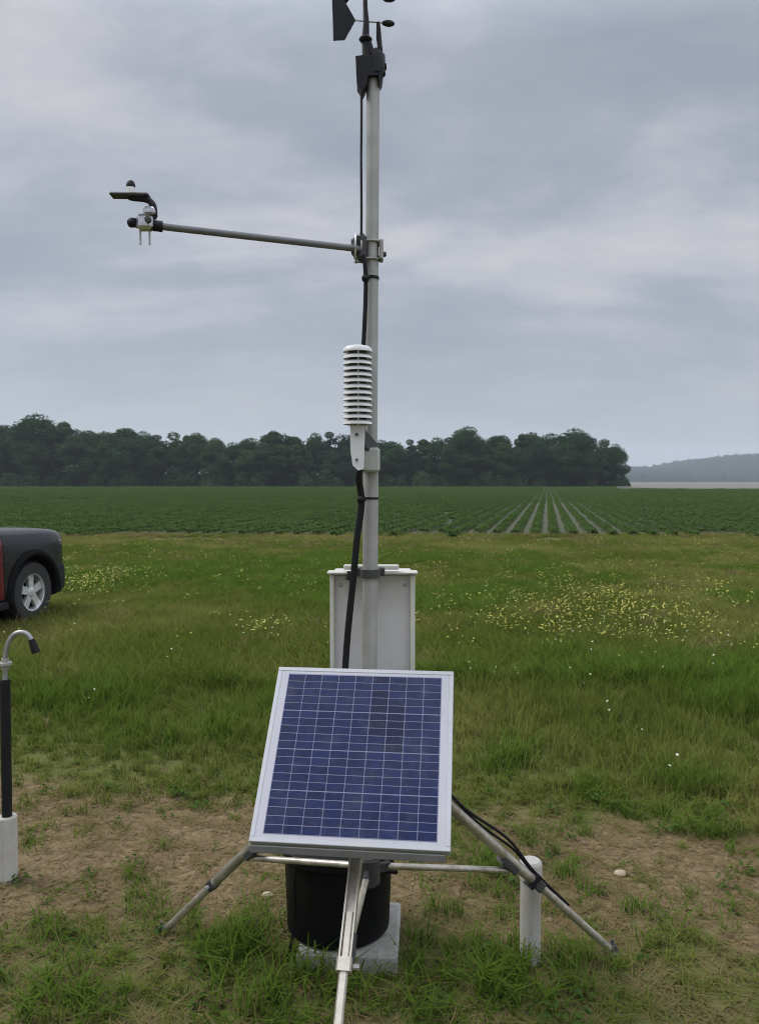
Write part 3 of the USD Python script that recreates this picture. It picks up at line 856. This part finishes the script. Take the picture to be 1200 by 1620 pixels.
# equipment box behind the mast
BY = 2.365
x0, x1 = px(522, 950, BY)[0], px(656, 950, BY)[0]
zt, zb = px(600, 908, BY)[2], px(600, 908, BY)[2] - 0.37
xc, bw = (x0 + x1) / 2, x1 - x0
EB = part(WS, 'equipment_box', rbox((bw - 0.004, 0.15, zt - zb), (xc, BY + 0.085, (zt + zb) / 2), 0.008), 'box_white')
part(EB, 'side_flange', rbox((0.012, 0.02, zt - zb - 0.004), (x0 + 0.006, BY + 0.002, (zt + zb) / 2), 0.002), 'box_edge')
part(EB, 'side_flange', rbox((0.015, 0.02, zt - zb - 0.004), (x1 - 0.0075, BY + 0.002, (zt + zb) / 2), 0.002), 'box_edge')
part(EB, 'lid_lip', rbox((bw + 0.016, 0.05, 0.008), (xc, BY + 0.004, zt + 0.0045), 0.003), 'box_edge')
part(EB, 'mounting_bar', rbox((0.165, 0.022, 0.014), (px(587, 890, BY)[0], BY - 0.012, zt + 0.022), 0.003), 'box_edge')
part(EB, 'mounting_bar', rbox((0.165, 0.022, 0.014), (px(587, 890, BY)[0], BY - 0.012, zb + 0.06), 0.003), 'box_edge')
zc_ = zt + 0.012
part(EB, 'pipe_clamp', [lathe([(0.0215, -0.012), (0.029, -0.012), (0.029, 0.012), (0.0215, 0.012)], on_mast(zc_), AX), rbox((0.085, 0.014, 0.026), on_mast(zc_) + V(0, 0.036, 0), 0.003)], 'dark_metal')
for sx in (0.03, bw - 0.03):
    for sz in (0.035, 0.30):
        part(EB, 'screw', lathe([(0, 0.003), (0.004, 0.0025), (0.0055, 0.0), (0, 0.0)], (x0 + sx, BY + 0.009, zt - sz), (0, -1, 0), 10), 'galvanised')
part(EB, 'cable_gland', cyl(px(556, 905, 2.345), px(552, 918, 2.345), 0.012, 12), 'black_plastic')

# radiation shield
RC = px(565.5, 608, 2.195)
rz_ = lambda y: px(565, y, 2.195)[2]
r_ = 0.0405
top, bot = rz_(546), rz_(673)
RS = part(WS, 'radiation_shield', cyl(V(RC[0], RC[1], bot + 0.004), V(RC[0], RC[1], top - 0.012), 0.024, 20), 'shield_core')
part(RS, 'shield_cap', lathe([(0.0, 0.018), (0.016, 0.0175), (0.032, 0.014), (0.039, 0.008), (r_, 0.002), (r_, -0.001), (r_ - 0.003, -0.002), (0.02, 0.004), (0.0, 0.004)], V(RC[0], RC[1], top - 0.018)), 'white_plastic', smooth=50)
NP = 12
pitch_ = (top - 0.024 - bot) / NP
for k in range(NP):
    z = top - 0.024 - pitch_ * (k + 0.5)
    part(RS, 'plate', lathe([(0.022, 0.0058), (0.033, 0.0052), (r_ - 0.002, 0.001), (r_, -0.0056), (r_ - 0.0016, -0.0060), (r_ - 0.004, -0.0008), (0.032, 0.0030), (0.022, 0.0036)], V(RC[0], RC[1], z), n=30), 'white_plastic', smooth=35)
for a in (0.6, 2.7, 4.8):
    part(RS, 'rod', cyl(V(RC[0] + 0.028 * math.cos(a), RC[1] + 0.028 * math.sin(a), bot), V(RC[0] + 0.028 * math.cos(a), RC[1] + 0.028 * math.sin(a), top - 0.016), 0.003, 8), 'white_plastic')
# its white bracket and the clamp on the mast
from shapely.geometry import Polygon as _P


def plate_px(pts, Y, t):
    """A flat plate standing across the view: outline given by photograph pixels at depth Y, t thick."""
    w_ = np.array([px(x, y, Y) for x, y in pts])
    pl = trimesh.creation.extrude_polygon(_P(w_[:, [0, 2]]), t, engine='earcut')
    v = pl.vertices.copy()
    pl.vertices = np.stack([v[:, 0], Y + v[:, 2], v[:, 1]], 1)
    pl.invert()
    return pl


part(RS, 'bracket', [plate_px([(553.5, 673), (577, 673), (575, 742), (566, 744), (557.5, 736), (554, 712)], 2.178, 0.03)], 'white_plastic', smooth=False)
part(RS, 'screw', cyl(px(564, 687, 2.178), px(564, 687, 2.173), 0.0045, 10), 'dark_metal')
part(RS, 'screw', cyl(px(564, 727, 2.178), px(564, 727, 2.173), 0.0035, 10), 'dark_metal')
part(RS, 'strut', [bar(px(572, 690, 2.205), px(592, 712, 2.262), 0.012, 0.045)], 'dark_metal', smooth=False)
part(RS, 'mast_clamp', [rbox((0.052, 0.07, zpx(710) - zpx(748)), (on_mast(zpx(728))[0], 2.262, zpx(728)), 0.006)], 'grey_clamp', smooth=False)

# side arm with the light sensor
A0, A1 = px(572, 394, 2.255), px(246, 357, 2.09)
CA = part(WS, 'cross_arm', tube([A0, (A0 + A1) / 2, A1], 0.0092, 18), 'arm_metal')
ad = (A1 - A0) / np.linalg.norm(A1 - A0)
cc = on_mast(zpx(394)) + V(-0.034, -0.012, 0)
part(CA, 'clamp_body', [rbox((0.030, 0.046, 0.080), cc + V(0.004, 0, 0), 0.012), rbox((0.022, 0.052, 0.050), cc + V(-0.014, 0, 0.002), 0.010)], 'dark_metal')


def ubolt(center, axis_out, across, r, leg_len, rad=0.0032):
    """A U-bolt: a half ring round center, two legs running along axis_out."""
    o, a = np.asarray(axis_out, float), np.asarray(across, float)
    th = np.linspace(0, PI, 14)
    pts = [center + a * r + o * leg_len] + [center + a * r * math.cos(t) - o * r * math.sin(t) for t in th] + [center - a * r + o * leg_len]
    return tube(pts, rad, 8)


part(CA, 'u_bolt', ubolt(on_mast(zpx(383)), V(-1, 0, 0), V(0, 1, 0), 0.0215, 0.058), 'galvanised')
part(CA, 'u_bolt', ubolt(on_mast(zpx(411)), V(-1, 0, 0), V(0, 1, 0), 0.0215, 0.052), 'galvanised')
part(CA, 'u_bolt', ubolt(cc + V(-0.012, -0.002, 0.002), V(0, 1, 0), V(0, 0, 1), 0.036, 0.03), 'chrome')
part(CA, 'u_bolt', ubolt(cc + V(0.004, -0.002, 0.002), V(0, 1, 0), V(0, 0, 1), 0.022, 0.05), 'galvanised')
for x, y in ((601, 386), (607, 402), (600, 408)):
    c_ = px(x, y, 2.272)
    part(CA, 'nut', rbox((0.014, 0.014, 0.013), c_, 0.003), 'dark_metal', smooth=False)
part(CA, 'clamp_plate', rbox((0.012, 0.046, 0.056), on_mast(zpx(396)) + V(0.026, 0.004, 0), 0.003), 'galvanised', smooth=False)

LS = part(WS, 'light_sensor', [rbox((0.044, 0.034, 0.040), px(230, 352, 2.085), 0.008), rbox((0.030, 0.044, 0.022), px(238, 336, 2.085), 0.006)], 'chrome')
part(LS, 'collar', cyl(A1 - ad * 0.018, A1 + ad * 0.006, 0.014, 16), 'black_plastic')
part(LS, 'u_bolt', ubolt(px(229, 350, 2.085), V(0, 0, -1), V(1, 0.15, 0), 0.0115, 0.060, 0.0026), 'galvanised')
part(LS, 'u_bolt', ubolt(px(219, 352, 2.085), V(1, 0, 0.05), V(0, 0, 1), 0.012, 0.03, 0.0030), 'dark_metal')
part(LS, 'knob', lathe([(0, -0.009), (0.011, -0.008), (0.013, 0), (0.011, 0.008), (0, 0.009)], px(209, 352, 2.08), (1, -0.4, 0.1), 14), 'black_plastic')
part(LS, 'knob', lathe([(0, -0.006), (0.008, -0.005), (0.009, 0), (0.008, 0.005), (0, 0.006)], px(234, 347, 2.06), (0, -1, 0), 12), 'dark_metal')
part(LS, 'bracket', tube(spline([px(242, 345, 2.085), px(243, 330, 2.085), px(238, 319, 2.085), px(226, 314, 2.085), px(205, 311, 2.085)], 20), [0.009] * 8 + [0.0085] * 12, 12), 'black_plastic')
pc = px(207, 311, 2.085)
part(LS, 'levelling_plate', rbox((0.100, 0.034, 0.009), pc + V(-0.002, 0, 0.003), 0.004, rotz(0.05)), 'dark_metal', smooth=False)
sb = px(207, 304, 2.085)
part(LS, 'sensor_base', lathe([(0, -0.006), (0.012, -0.006), (0.0115, 0.010), (0.010, 0.013), (0, 0.013)], sb, n=20), 'white_plastic')
part(LS, 'dome', lathe([(0.011, 0.0), (0.0115, 0.006), (0.0095, 0.013), (0.005, 0.017), (0.0, 0.018)], sb + V(0, 0, 0.013), n=20), 'black_plastic', smooth=60)

# wind sensor on the mast top
wp = lambda x, y, Y=2.27: px(x, y, Y)
WD = part(WS, 'wind_sensor', [
    tube([wp(597, 118), wp(597, 90), wp(590, 82)], [0.0225, 0.0220, 0.016], 20),
    plate_px([(562, 88), (577, 86), (590, 86), (603, 98), (606, 112), (604, 126), (600, 132), (598, 118), (582, 119), (580, 132), (573, 145), (564, 132)], 2.25, 0.045)], 'black_plastic', smooth=30)
part(WD, 'clamp_screw', cyl(wp(600, 105), wp(611, 105), 0.009, 12), 'black_plastic')
part(WD, 'shaft', tube([wp(580, 92), wp(578, 62), wp(579, 36), wp(577.5, 10), wp(577, -22)], [0.013, 0.0105, 0.0085, 0.0065, 0.006], 16), 'black_plastic')
part(WD, 'shaft_knob', lathe([(0, -0.008), (0.014, -0.007), (0.019, 0), (0.014, 0.007), (0, 0.008)], wp(578, 62), n=20), 'black_plastic')
part(WD, 'bracing_arm', tube([wp(588, 88), wp(583, 70), wp(580, 52)], [0.012, 0.010, 0.006], 10), 'black_plastic')
part(WD, 'side_arm', tube([wp(602, 100), wp(602, 84), wp(599, 60), wp(598, 35)], [0.006, 0.0065, 0.0075, 0.005], 12), 'black_plastic')
part(WD, 'vane_rod', tube([wp(556, 31), wp(580, 33.5), wp(610, 36)], 0.0022, 8), 'grey_clamp')
part(WD, 'vane', plate_px([(525, -2), (544, -1), (562, 31), (545, 62), (527, 63)], 2.265, 0.004), 'black_plastic', smooth=False)
part(WD, 'counterweight', lathe([(0, -0.018), (0.005, -0.016), (0.0085, -0.006), (0.0085, 0.006), (0.005, 0.016), (0, 0.018)], wp(614, 36.5), (1, 0, -0.06), 14), 'black_plastic')
hubp = wp(577, -24)
for k in range(3):
    a = 0.4 + k * 2 * PI / 3
    c_ = hubp + V(math.cos(a), math.sin(a), 0) * 0.075
    tdir = V(-math.sin(a), math.cos(a), 0)
    part(WD, 'wind_cup', [lathe([(0.027, 0.0), (0.0255, 0.008), (0.018, 0.022), (0.0, 0.031), (0.0165, 0.020), (0.024, 0.007), (0.027, 0.0)], c_, tdir, 20), tube([hubp, (hubp + c_) / 2, c_], 0.0028, 8)], 'black_plastic')
part(WD, 'hub', lathe([(0, -0.01), (0.012, -0.008), (0.012, 0.006), (0, 0.012)], hubp, n=16), 'black_plastic')

# cables and ties
part(WS, 'cable', tube(spline([wp(571, 138, 2.262), wp(571.5, 160, 2.258), wp(571, 250, 2.255), wp(571.5, 330, 2.255), wp(571, 374, 2.25)], 30), 0.0036, 8), 'cable_black')
part(WS, 'cable', tube(spline([px(575, 404, 2.246), px(578, 430, 2.243), px(578, 470, 2.246), px(576, 520, 2.246), px(574, 560, 2.25), px(574, 640, 2.25), px(574, 690, 2.245)], 40), 0.0062, 10), 'cable_black')
part(WS, 'cable', tube(spline([px(571, 738, 2.225), px(567, 752, 2.222), px(570, 775, 2.235), px(571.5, 792, 2.24), px(566, 840, 2.24), px(561, 890, 2.24), px(554, 960, 2.245), px(547, 1040, 2.25), px(545, 1110, 2.26)], 60), 0.0098, 12), 'cable_black')
part(WS, 'cable_tie', [lathe([(0.0188, -0.004), (0.0206, -0.004), (0.0206, 0.004), (0.0188, 0.004), (0.0188, -0.004)], on_mast(zpx(440)), AX), tube([px(574, 440, 2.243), px(578, 440, 2.240), px(582, 440, 2.243)], [0.009, 0.0105, 0.009], 10)], 'cable_black')
part(WS, 'cable_tie', [lathe([(0.0224, -0.003), (0.0238, -0.003), (0.0238, 0.003), (0.0224, 0.003), (0.0224, -0.003)], on_mast(zpx(788)), AX), tube([px(566, 790, 2.236), px(571, 790, 2.234), px(576, 789, 2.24)], [0.009, 0.0115, 0.009], 10)], 'cable_black')
d3 = lambda t, up_, side_=0.0: atR(t) + V(0, side_, up_)
part(WS, 'cable', tube(spline([d3(0.05, 0.05), d3(0.18, 0.06), d3(0.30, 0.034), d3(0.42, 0.050), d3(0.52, 0.060), d3(0.60, 0.036), d3(0.635, 0.030), d3(0.68, 0.026, 0.005), d3(0.74, 0.022, 0.012), d3(0.79, 0.016, 0.02)], 60), 0.0046, 10), 'cable_black')
part(WS, 'cable', tube(spline([d3(0.05, 0.035, 0.01), d3(0.2, 0.045, 0.01), d3(0.32, 0.025, 0.012), d3(0.45, 0.030, 0.012), d3(0.54, 0.04, 0.01), d3(0.60, 0.026, 0.01), d3(0.66, 0.022, 0.010), d3(0.72, 0.018, 0.010)], 60), 0.0040, 10), 'cable_black')
part(WS, 'cable_tie', bar(atR(0.61), atR(0.622), 0.040, 0.052), 'cable_black', smooth=False)
part(WS, 'cable', tube(spline([px(470, 1366, 2.42), px(466, 1420, 2.50), px(464, 1470, 2.545), px(458, 1505, 2.56), px(451, 1530, 2.58), px(447, 1545, 2.585)], 30), 0.0055, 10), 'cable_black')

# ------------------------------------------------------------------ tub on its paver
PZ = 0.062
f0 = gnd(549, 1541)
paver = rbox((0.33, 0.34, 0.085), (f0[0] + 0.008, f0[1] + 0.17, PZ - 0.0425), 0.008, rotz(-0.06))
f1 = gnd(531, 1506, PZ)
tb = V(f1[0], f1[1] + 0.172, PZ)
pv = thing('concrete_paver', 'grey concrete slab lying in the grass under the black tub', 'paver', (0, 0, 0))
part(pv, 'slab', paver, 'concrete', smooth=False)
TB = thing('battery_tub', 'round black plastic tub with a lid standing on the concrete slab under the station', 'tub', tuple(tb))
part(TB, 'body', lathe([(0.0, 0.002), (0.170, 0.002), (0.177, 0.008), (0.182, 0.14), (0.187, 0.292), (0.180, 0.292), (0.17, 0.05), (0.0, 0.03)], (0, 0, 0), n=48), 'tub_plastic')
part(TB, 'rim', lathe([(0.184, 0.268), (0.194, 0.268), (0.197, 0.272), (0.197, 0.290), (0.194, 0.293), (0.184, 0.293)], (0, 0, 0), n=48), 'tub_plastic')
part(TB, 'lid', lathe([(0.0, 0.312), (0.163, 0.310), (0.189, 0.303), (0.198, 0.298), (0.198, 0.2935), (0.0, 0.2935)], (0, 0, 0), n=48), 'tub_plastic')
for a in (-0.35, 2.8):
    part(TB, 'handle', tube([V(math.cos(a - 0.25) * 0.184, math.sin(a - 0.25) * 0.184, 0.235), V(math.cos(a) * 0.212, math.sin(a) * 0.212, 0.215), V(math.cos(a + 0.25) * 0.184, math.sin(a + 0.25) * 0.184, 0.235)], 0.007, 8), 'tub_plastic')

# ------------------------------------------------------------------ pipes
b = gnd(838, 1516)
PP = thing('white_post', 'short white plastic pipe stub with a cap, standing behind the right tripod leg', 'pipe stub', tuple(b))
part(PP, 'pipe', lathe([(0.0, -0.1), (0.0345, -0.1), (0.0345, 0.30), (0.0, 0.30)], n=28), 'pvc')
part(PP, 'cap', lathe([(0.0, 0.337), (0.030, 0.336), (0.036, 0.330), (0.0375, 0.322), (0.0375, 0.275), (0.0347, 0.275)], n=28), 'pvc', smooth=40)
b = gnd(13, 1394)
GP = thing('gooseneck_pipe', 'hook-topped standpipe with a black wrapped stem rising out of a white plastic sleeve', 'standpipe', tuple(b))
part(GP, 'sleeve', lathe([(0.0, -0.1), (0.037, -0.1), (0.037, 0.262), (0.034, 0.265), (0.0, 0.265)], n=28), 'pvc')
part(GP, 'stem', tube([(0, 0, 0.25), (0.001, 0, 0.5), (0.002, 0, 0.80), (0.002, 0, 0.815)], [0.0195, 0.0195, 0.0195, 0.017], 18), 'black_rubber')
part(GP, 'neck', tube(spline([(0.002, 0, 0.80), (0.003, 0, 0.86), (0.006, 0, 0.915), (0.020, 0, 0.965), (0.048, 0, 0.998), (0.082, 0, 1.002), (0.108, 0, 0.975), (0.122, 0, 0.940)], 40), 0.0100, 14), 'neck_steel')
part(GP, 'coupling', lathe([(0.0, 0.855), (0.015, 0.855), (0.015, 0.872), (0.026, 0.874), (0.026, 0.884), (0.015, 0.886), (0.014, 0.90), (0.0, 0.90)], (0.003, 0, 0), n=20), 'galvanised')
part(GP, 'outlet', tube([(0.108, 0, 0.975), (0.119, 0, 0.948), (0.128, 0, 0.922)], [0.0115, 0.015, 0.0165], 14), 'black_rubber')

# a few pebbles and clods on the trodden ground
srng = np.random.default_rng(21)
for k, (x, y, s, lab) in enumerate(((423, 1421, 0.022, 'pale tan pebble beside the tub on the trodden ground'), (980, 1382, 0.026, 'flat pale stone on bare soil right of the tripod'))):
    m = trimesh.creation.icosphere(2, 1.0)
    v = m.vertices * (1 + 0.35 * (meshkit.fbm(m.vertices * 1.3 + 7 * k, 3, 2)[:, None] - 0.5))
    m.vertices = v * (s, s * 0.8, s * 0.5)
    g_ = gnd(x, y)
    m.apply_translation([0, 0, s * 0.25])
    t = thing('pebble', lab, 'stone', (g_[0], g_[1], float(ground_z(np.array([g_[0]]), np.array([g_[1]]))[0])))
    part(t, 'stone', m, 'pebble_tan', smooth=60)

c = scatter(2.0, 4.2, 0.045)
c = c[rng.uniform(0, 1, len(c)) < 0.42 * smoothstep(worn(c[:, 0], c[:, 1]), 0.35, 0.8)]
clods = []
for k in range(3):
    m = trimesh.creation.icosphere(1, 1.0)
    m.vertices = m.vertices * (1 + 0.9 * (meshkit.fbm(m.vertices * 1.4 + 5 * k, 2, k)[:, None] - 0.5)) * (1, 0.8, 0.55)
    clods.append(('clod', m, 'clod_soil'))
instancer('soil_clods', clods, np.c_[c, ground_z(c[:, 0], c[:, 1])], rng.uniform(0, 6.28, len(c)), 0.004 + 0.014 * rng.uniform(0, 1, len(c)) ** 3, rng.integers(0, 3, len(c)))
c = np.vstack([scatter(1.8, 4.6, 0.16), scatter(4.6, 9, 0.30)])
c = c[(rng.uniform(0, 1, len(c)) < 0.30) & clear_of(c)]
weeds = []
for k in range(3):
    n_ = 16
    a = rng.uniform(0, 2 * PI, n_)
    rr = rng.uniform(0.015, 0.06, n_)
    ctr_ = np.stack([rr * np.cos(a), rr * np.sin(a), rng.uniform(0.01, 0.05, n_)], 1)
    weeds.append(('weed', leaves(rng, ctr_, np.stack([np.cos(a) * 0.5, np.sin(a) * 0.5, np.ones(n_)], 1) + rng.normal(0, 0.2, (n_, 3)), 0.024), 'weed_leaf'))
instancer('broadleaf_weeds', weeds, np.c_[c, ground_z(c[:, 0], c[:, 1])], rng.uniform(0, 6.28, len(c)), rng.uniform(0.5, 1.15, len(c)), rng.integers(0, 3, len(c)))

# ------------------------------------------------------------------ parked car
HEAD = math.radians(79)
fwd = V(math.cos(HEAD), math.sin(HEAD), 0)
lft = V(-fwd[1], fwd[0], 0)
wheel = px(47, 936, 9.2); wheel[2] = 0
car_o = wheel + lft * 0.86
CAR = thing('parked_car', 'dark parked car with a maroon door, silver alloy wheel in the grass', 'car', (car_o[0], car_o[1], -0.05), math.degrees(HEAD))
N_ = 40


def ring(hw_, z0, z1, e=4.5, tuck=0.0):
    a = np.arange(N_) * 2 * PI / N_ + PI / N_
    c, s = np.cos(a), np.sin(a)
    y = np.sign(c) * np.abs(c) ** (2 / e) * hw_
    z = np.sign(s) * np.abs(s) ** (2 / e)
    y = y * (1 - tuck * np.clip(z, 0, 1) ** 2)
    return np.stack([y, (z0 + z1) / 2 + z * (z1 - z0) / 2], 1)


def loft(secs):
    """secs: (x, ring) pairs; a closed body."""
    v = np.vstack([np.c_[np.full(N_, x), r] for x, r in secs])
    f = []
    for i in range(len(secs) - 1):
        for k in range(N_):
            a0, a1 = i * N_ + k, i * N_ + (k + 1) % N_
            f += [[a0, a1, a1 + N_], [a0, a1 + N_, a0 + N_]]
    e = len(v)
    v = np.vstack([v, [secs[0][0], *secs[0][1].mean(0)], [secs[-1][0], *secs[-1][1].mean(0)]])
    b0 = (len(secs) - 1) * N_
    for k in range(N_):
        f += [[e, (k + 1) % N_, k], [e + 1, b0 + k, b0 + (k + 1) % N_]]
    m = trimesh.Trimesh(v, f, process=False)
    if m.volume < 0:
        m.invert()
    return m


def mani(m):
    m = tm(m)
    return m3.Manifold(m3.Mesh(np.asarray(m.vertices, np.float32), np.asarray(m.faces, np.uint32)))


prof = [(0.68, 0.76, 0.44, 0.99), (0.67, 0.85, 0.34, 1.04), (0.62, 0.90, 0.27, 1.065), (0.50, 0.92, 0.24, 1.08), (0.32, 0.925, 0.24, 1.095), (0.0, 0.93, 0.24, 1.115), (-0.35, 0.93, 0.24, 1.13), (-0.80, 0.93, 0.24, 1.15),
        (-1.4, 0.93, 0.24, 1.16), (-2.4, 0.93, 0.24, 1.16), (-3.2, 0.92, 0.26, 1.15), (-3.6, 0.89, 0.30, 1.13), (-3.75, 0.80, 0.38, 1.02)]
body = mani(loft([(x, ring(h_, z0, z1, 9.0, 0.05)) for x, h_, z0, z1 in prof]))


def wcyl(x, y0, y1, z, r, n=40):
    return mani(cyl(V(x, y0, z), V(x, y1, z), r, n))


WB = -2.82
for xx in (0.0, WB):
    body = body - wcyl(xx, -1.2, -0.60, 0.36, 0.425) - wcyl(xx, 0.60, 1.2, 0.36, 0.425)
slab = lambda x0_, x1_, y0_, y1_, z0_, z1_: mani(trimesh.creation.box(bounds=[(x0_, y0_, z0_), (x1_, y1_, z1_)]))
door_zone = slab(-1.62, -0.535, -1.2, -0.80, 0.34, 1.10)
rear_zone = slab(-2.36, -1.635, -1.2, -0.80, 0.34, 1.10)
hood_zone = slab(-0.60, 0.60, -0.74, 0.74, 0.97, 1.3)
BOD = part(CAR, 'body', body - door_zone - rear_zone - hood_zone, 'dark_paint', smooth=35)
part(CAR, 'door', body ^ slab(-1.612, -0.543, -1.2, -0.805, 0.348, 1.092), 'maroon_paint', smooth=35)
part(CAR, 'door', body ^ slab(-2.352, -1.643, -1.2, -0.805, 0.348, 1.092), 'maroon_paint', smooth=35)
part(CAR, 'hood', (body ^ slab(-0.595, 0.595, -0.735, 0.735, 0.974, 1.3)), 'dark_paint', smooth=35)
cab = [(-0.56, 0.82, 1.00, 1.17), (-0.82, 0.80, 1.0, 1.34), (-1.15, 0.76, 1.0, 1.56), (-1.7, 0.71, 1.0, 1.60), (-2.5, 0.71, 1.0, 1.61), (-3.1, 0.72, 1.0, 1.57), (-3.5, 0.76, 1.0, 1.34), (-3.66, 0.80, 1.0, 1.08)]
cabin = mani(loft([(x, ring(h_, z0, z1, 4.5, 0.10)) for x, h_, z0, z1 in cab]))
grow = mani(loft([(x, ring(h_ + 0.004, z0, z1 + 0.004, 4.5, 0.10)) for x, h_, z0, z1 in cab]))
part(CAR, 'cabin', cabin, 'maroon_paint', smooth=35)
for x0_, x1_, nm in ((-1.60, -1.08, 'side_window'), (-2.30, -1.68, 'side_window'), (-3.0, -2.38, 'side_window')):
    part(CAR, nm, (grow - cabin) ^ slab(x0_, x1_, -1.2, -0.4, 1.15, 1.50), 'car_glass', smooth=35)
part(CAR, 'windscreen', (grow - cabin) ^ slab(-1.20, -0.58, -0.62, 0.62, 1.19, 1.7), 'car_glass', smooth=35)
part(CAR, 'bumper', (body ^ slab(0.44, 0.95, -1.2, 1.2, 0.1, 0.62)).scale((1.02, 1.012, 1.0)), 'black_plastic', smooth=35)
for s in (-1, 1):
    part(CAR, 'headlight', rbox((0.20, 0.10, 0.11), (0.60, s * 0.81, 0.90), 0.03, rotz(-s * 0.95)), 'lamp_glass')
part(CAR, 'grille', rbox((0.05, 0.9, 0.16), (0.695, 0, 0.78), 0.015), 'black_plastic')
part(CAR, 'mirror', [rbox((0.12, 0.20, 0.15), (-0.90, -1.01, 1.24), 0.03), rbox((0.05, 0.12, 0.04), (-0.88, -0.90, 1.17), 0.01)], 'maroon_paint')
part(CAR, 'sill', rbox((1.9, 0.05, 0.09), (-1.42, -0.915, 0.275), 0.015), 'black_plastic')


def flare(x, r0=0.415, r1=0.505):
    th = np.linspace(-0.12, PI + 0.12, 22)
    pts = np.array([(x + (r0 + r1) / 2 * math.cos(t), -0.915, 0.36 + (r0 + r1) / 2 * math.sin(t)) for t in th])
    return tube(pts, 0.046, 10)


for xx in (0.0, WB):
    part(CAR, 'wheel_arch', flare(xx), 'wheel_well')
    for s in (-1, 1):
        y = s * 0.80
        W_ = part(CAR, 'wheel', lathe([(0.215, -0.11), (0.30, -0.118), (0.345, -0.110), (0.358, -0.085), (0.36, 0.0), (0.358, 0.085), (0.345, 0.110), (0.30, 0.118), (0.215, 0.11), (0.215, -0.11)], (xx, y, 0.36), (0, s, 0), 44), 'tyre', smooth=40)
        part(W_, 'rim', lathe([(0.214, -0.10), (0.214, 0.085), (0.226, 0.105), (0.222, 0.111), (0.205, 0.104), (0.196, 0.06), (0.196, -0.10)], (xx, y, 0.36), (0, s, 0), 44), 'rim_alloy', smooth=40)
        part(W_, 'rim_back', cyl(V(xx, y - s * 0.02, 0.36), V(xx, y + s * 0.01, 0.36), 0.197, 30), 'wheel_well')
        for k in range(5):
            a = 0.35 + k * 2 * PI / 5
            d = V(math.cos(a), 0, math.sin(a))
            t_ = V(-math.sin(a), 0, math.cos(a))
            c_ = V(xx, y + s * 0.062, 0.36)
            pts = np.array([c_ + d * 0.035 + t_ * 0.042, c_ + d * 0.035 - t_ * 0.042, c_ + d * 0.203 + t_ * 0.050, c_ + d * 0.203 - t_ * 0.050])
            hull = trimesh.convex.convex_hull(np.vstack([pts + V(0, s * 0.022, 0) - d * 0.0, pts - V(0, s * 0.015, 0)]))
            part(W_, 'spoke', hull, 'rim_alloy', smooth=False)
        part(W_, 'hub_cap', lathe([(0.0, 0.032), (0.05, 0.030), (0.062, 0.022), (0.062, -0.02)], (xx, y + s * 0.062, 0.36), (0, s, 0), 24), 'rim_alloy', smooth=40)
        part(W_, 'inner_well', lathe([(0.0, 0.0), (0.42, 0.0), (0.42, -0.02), (0.0, -0.02)], (xx, s * 0.608, 0.36), (0, s, 0), 30), 'wheel_well')
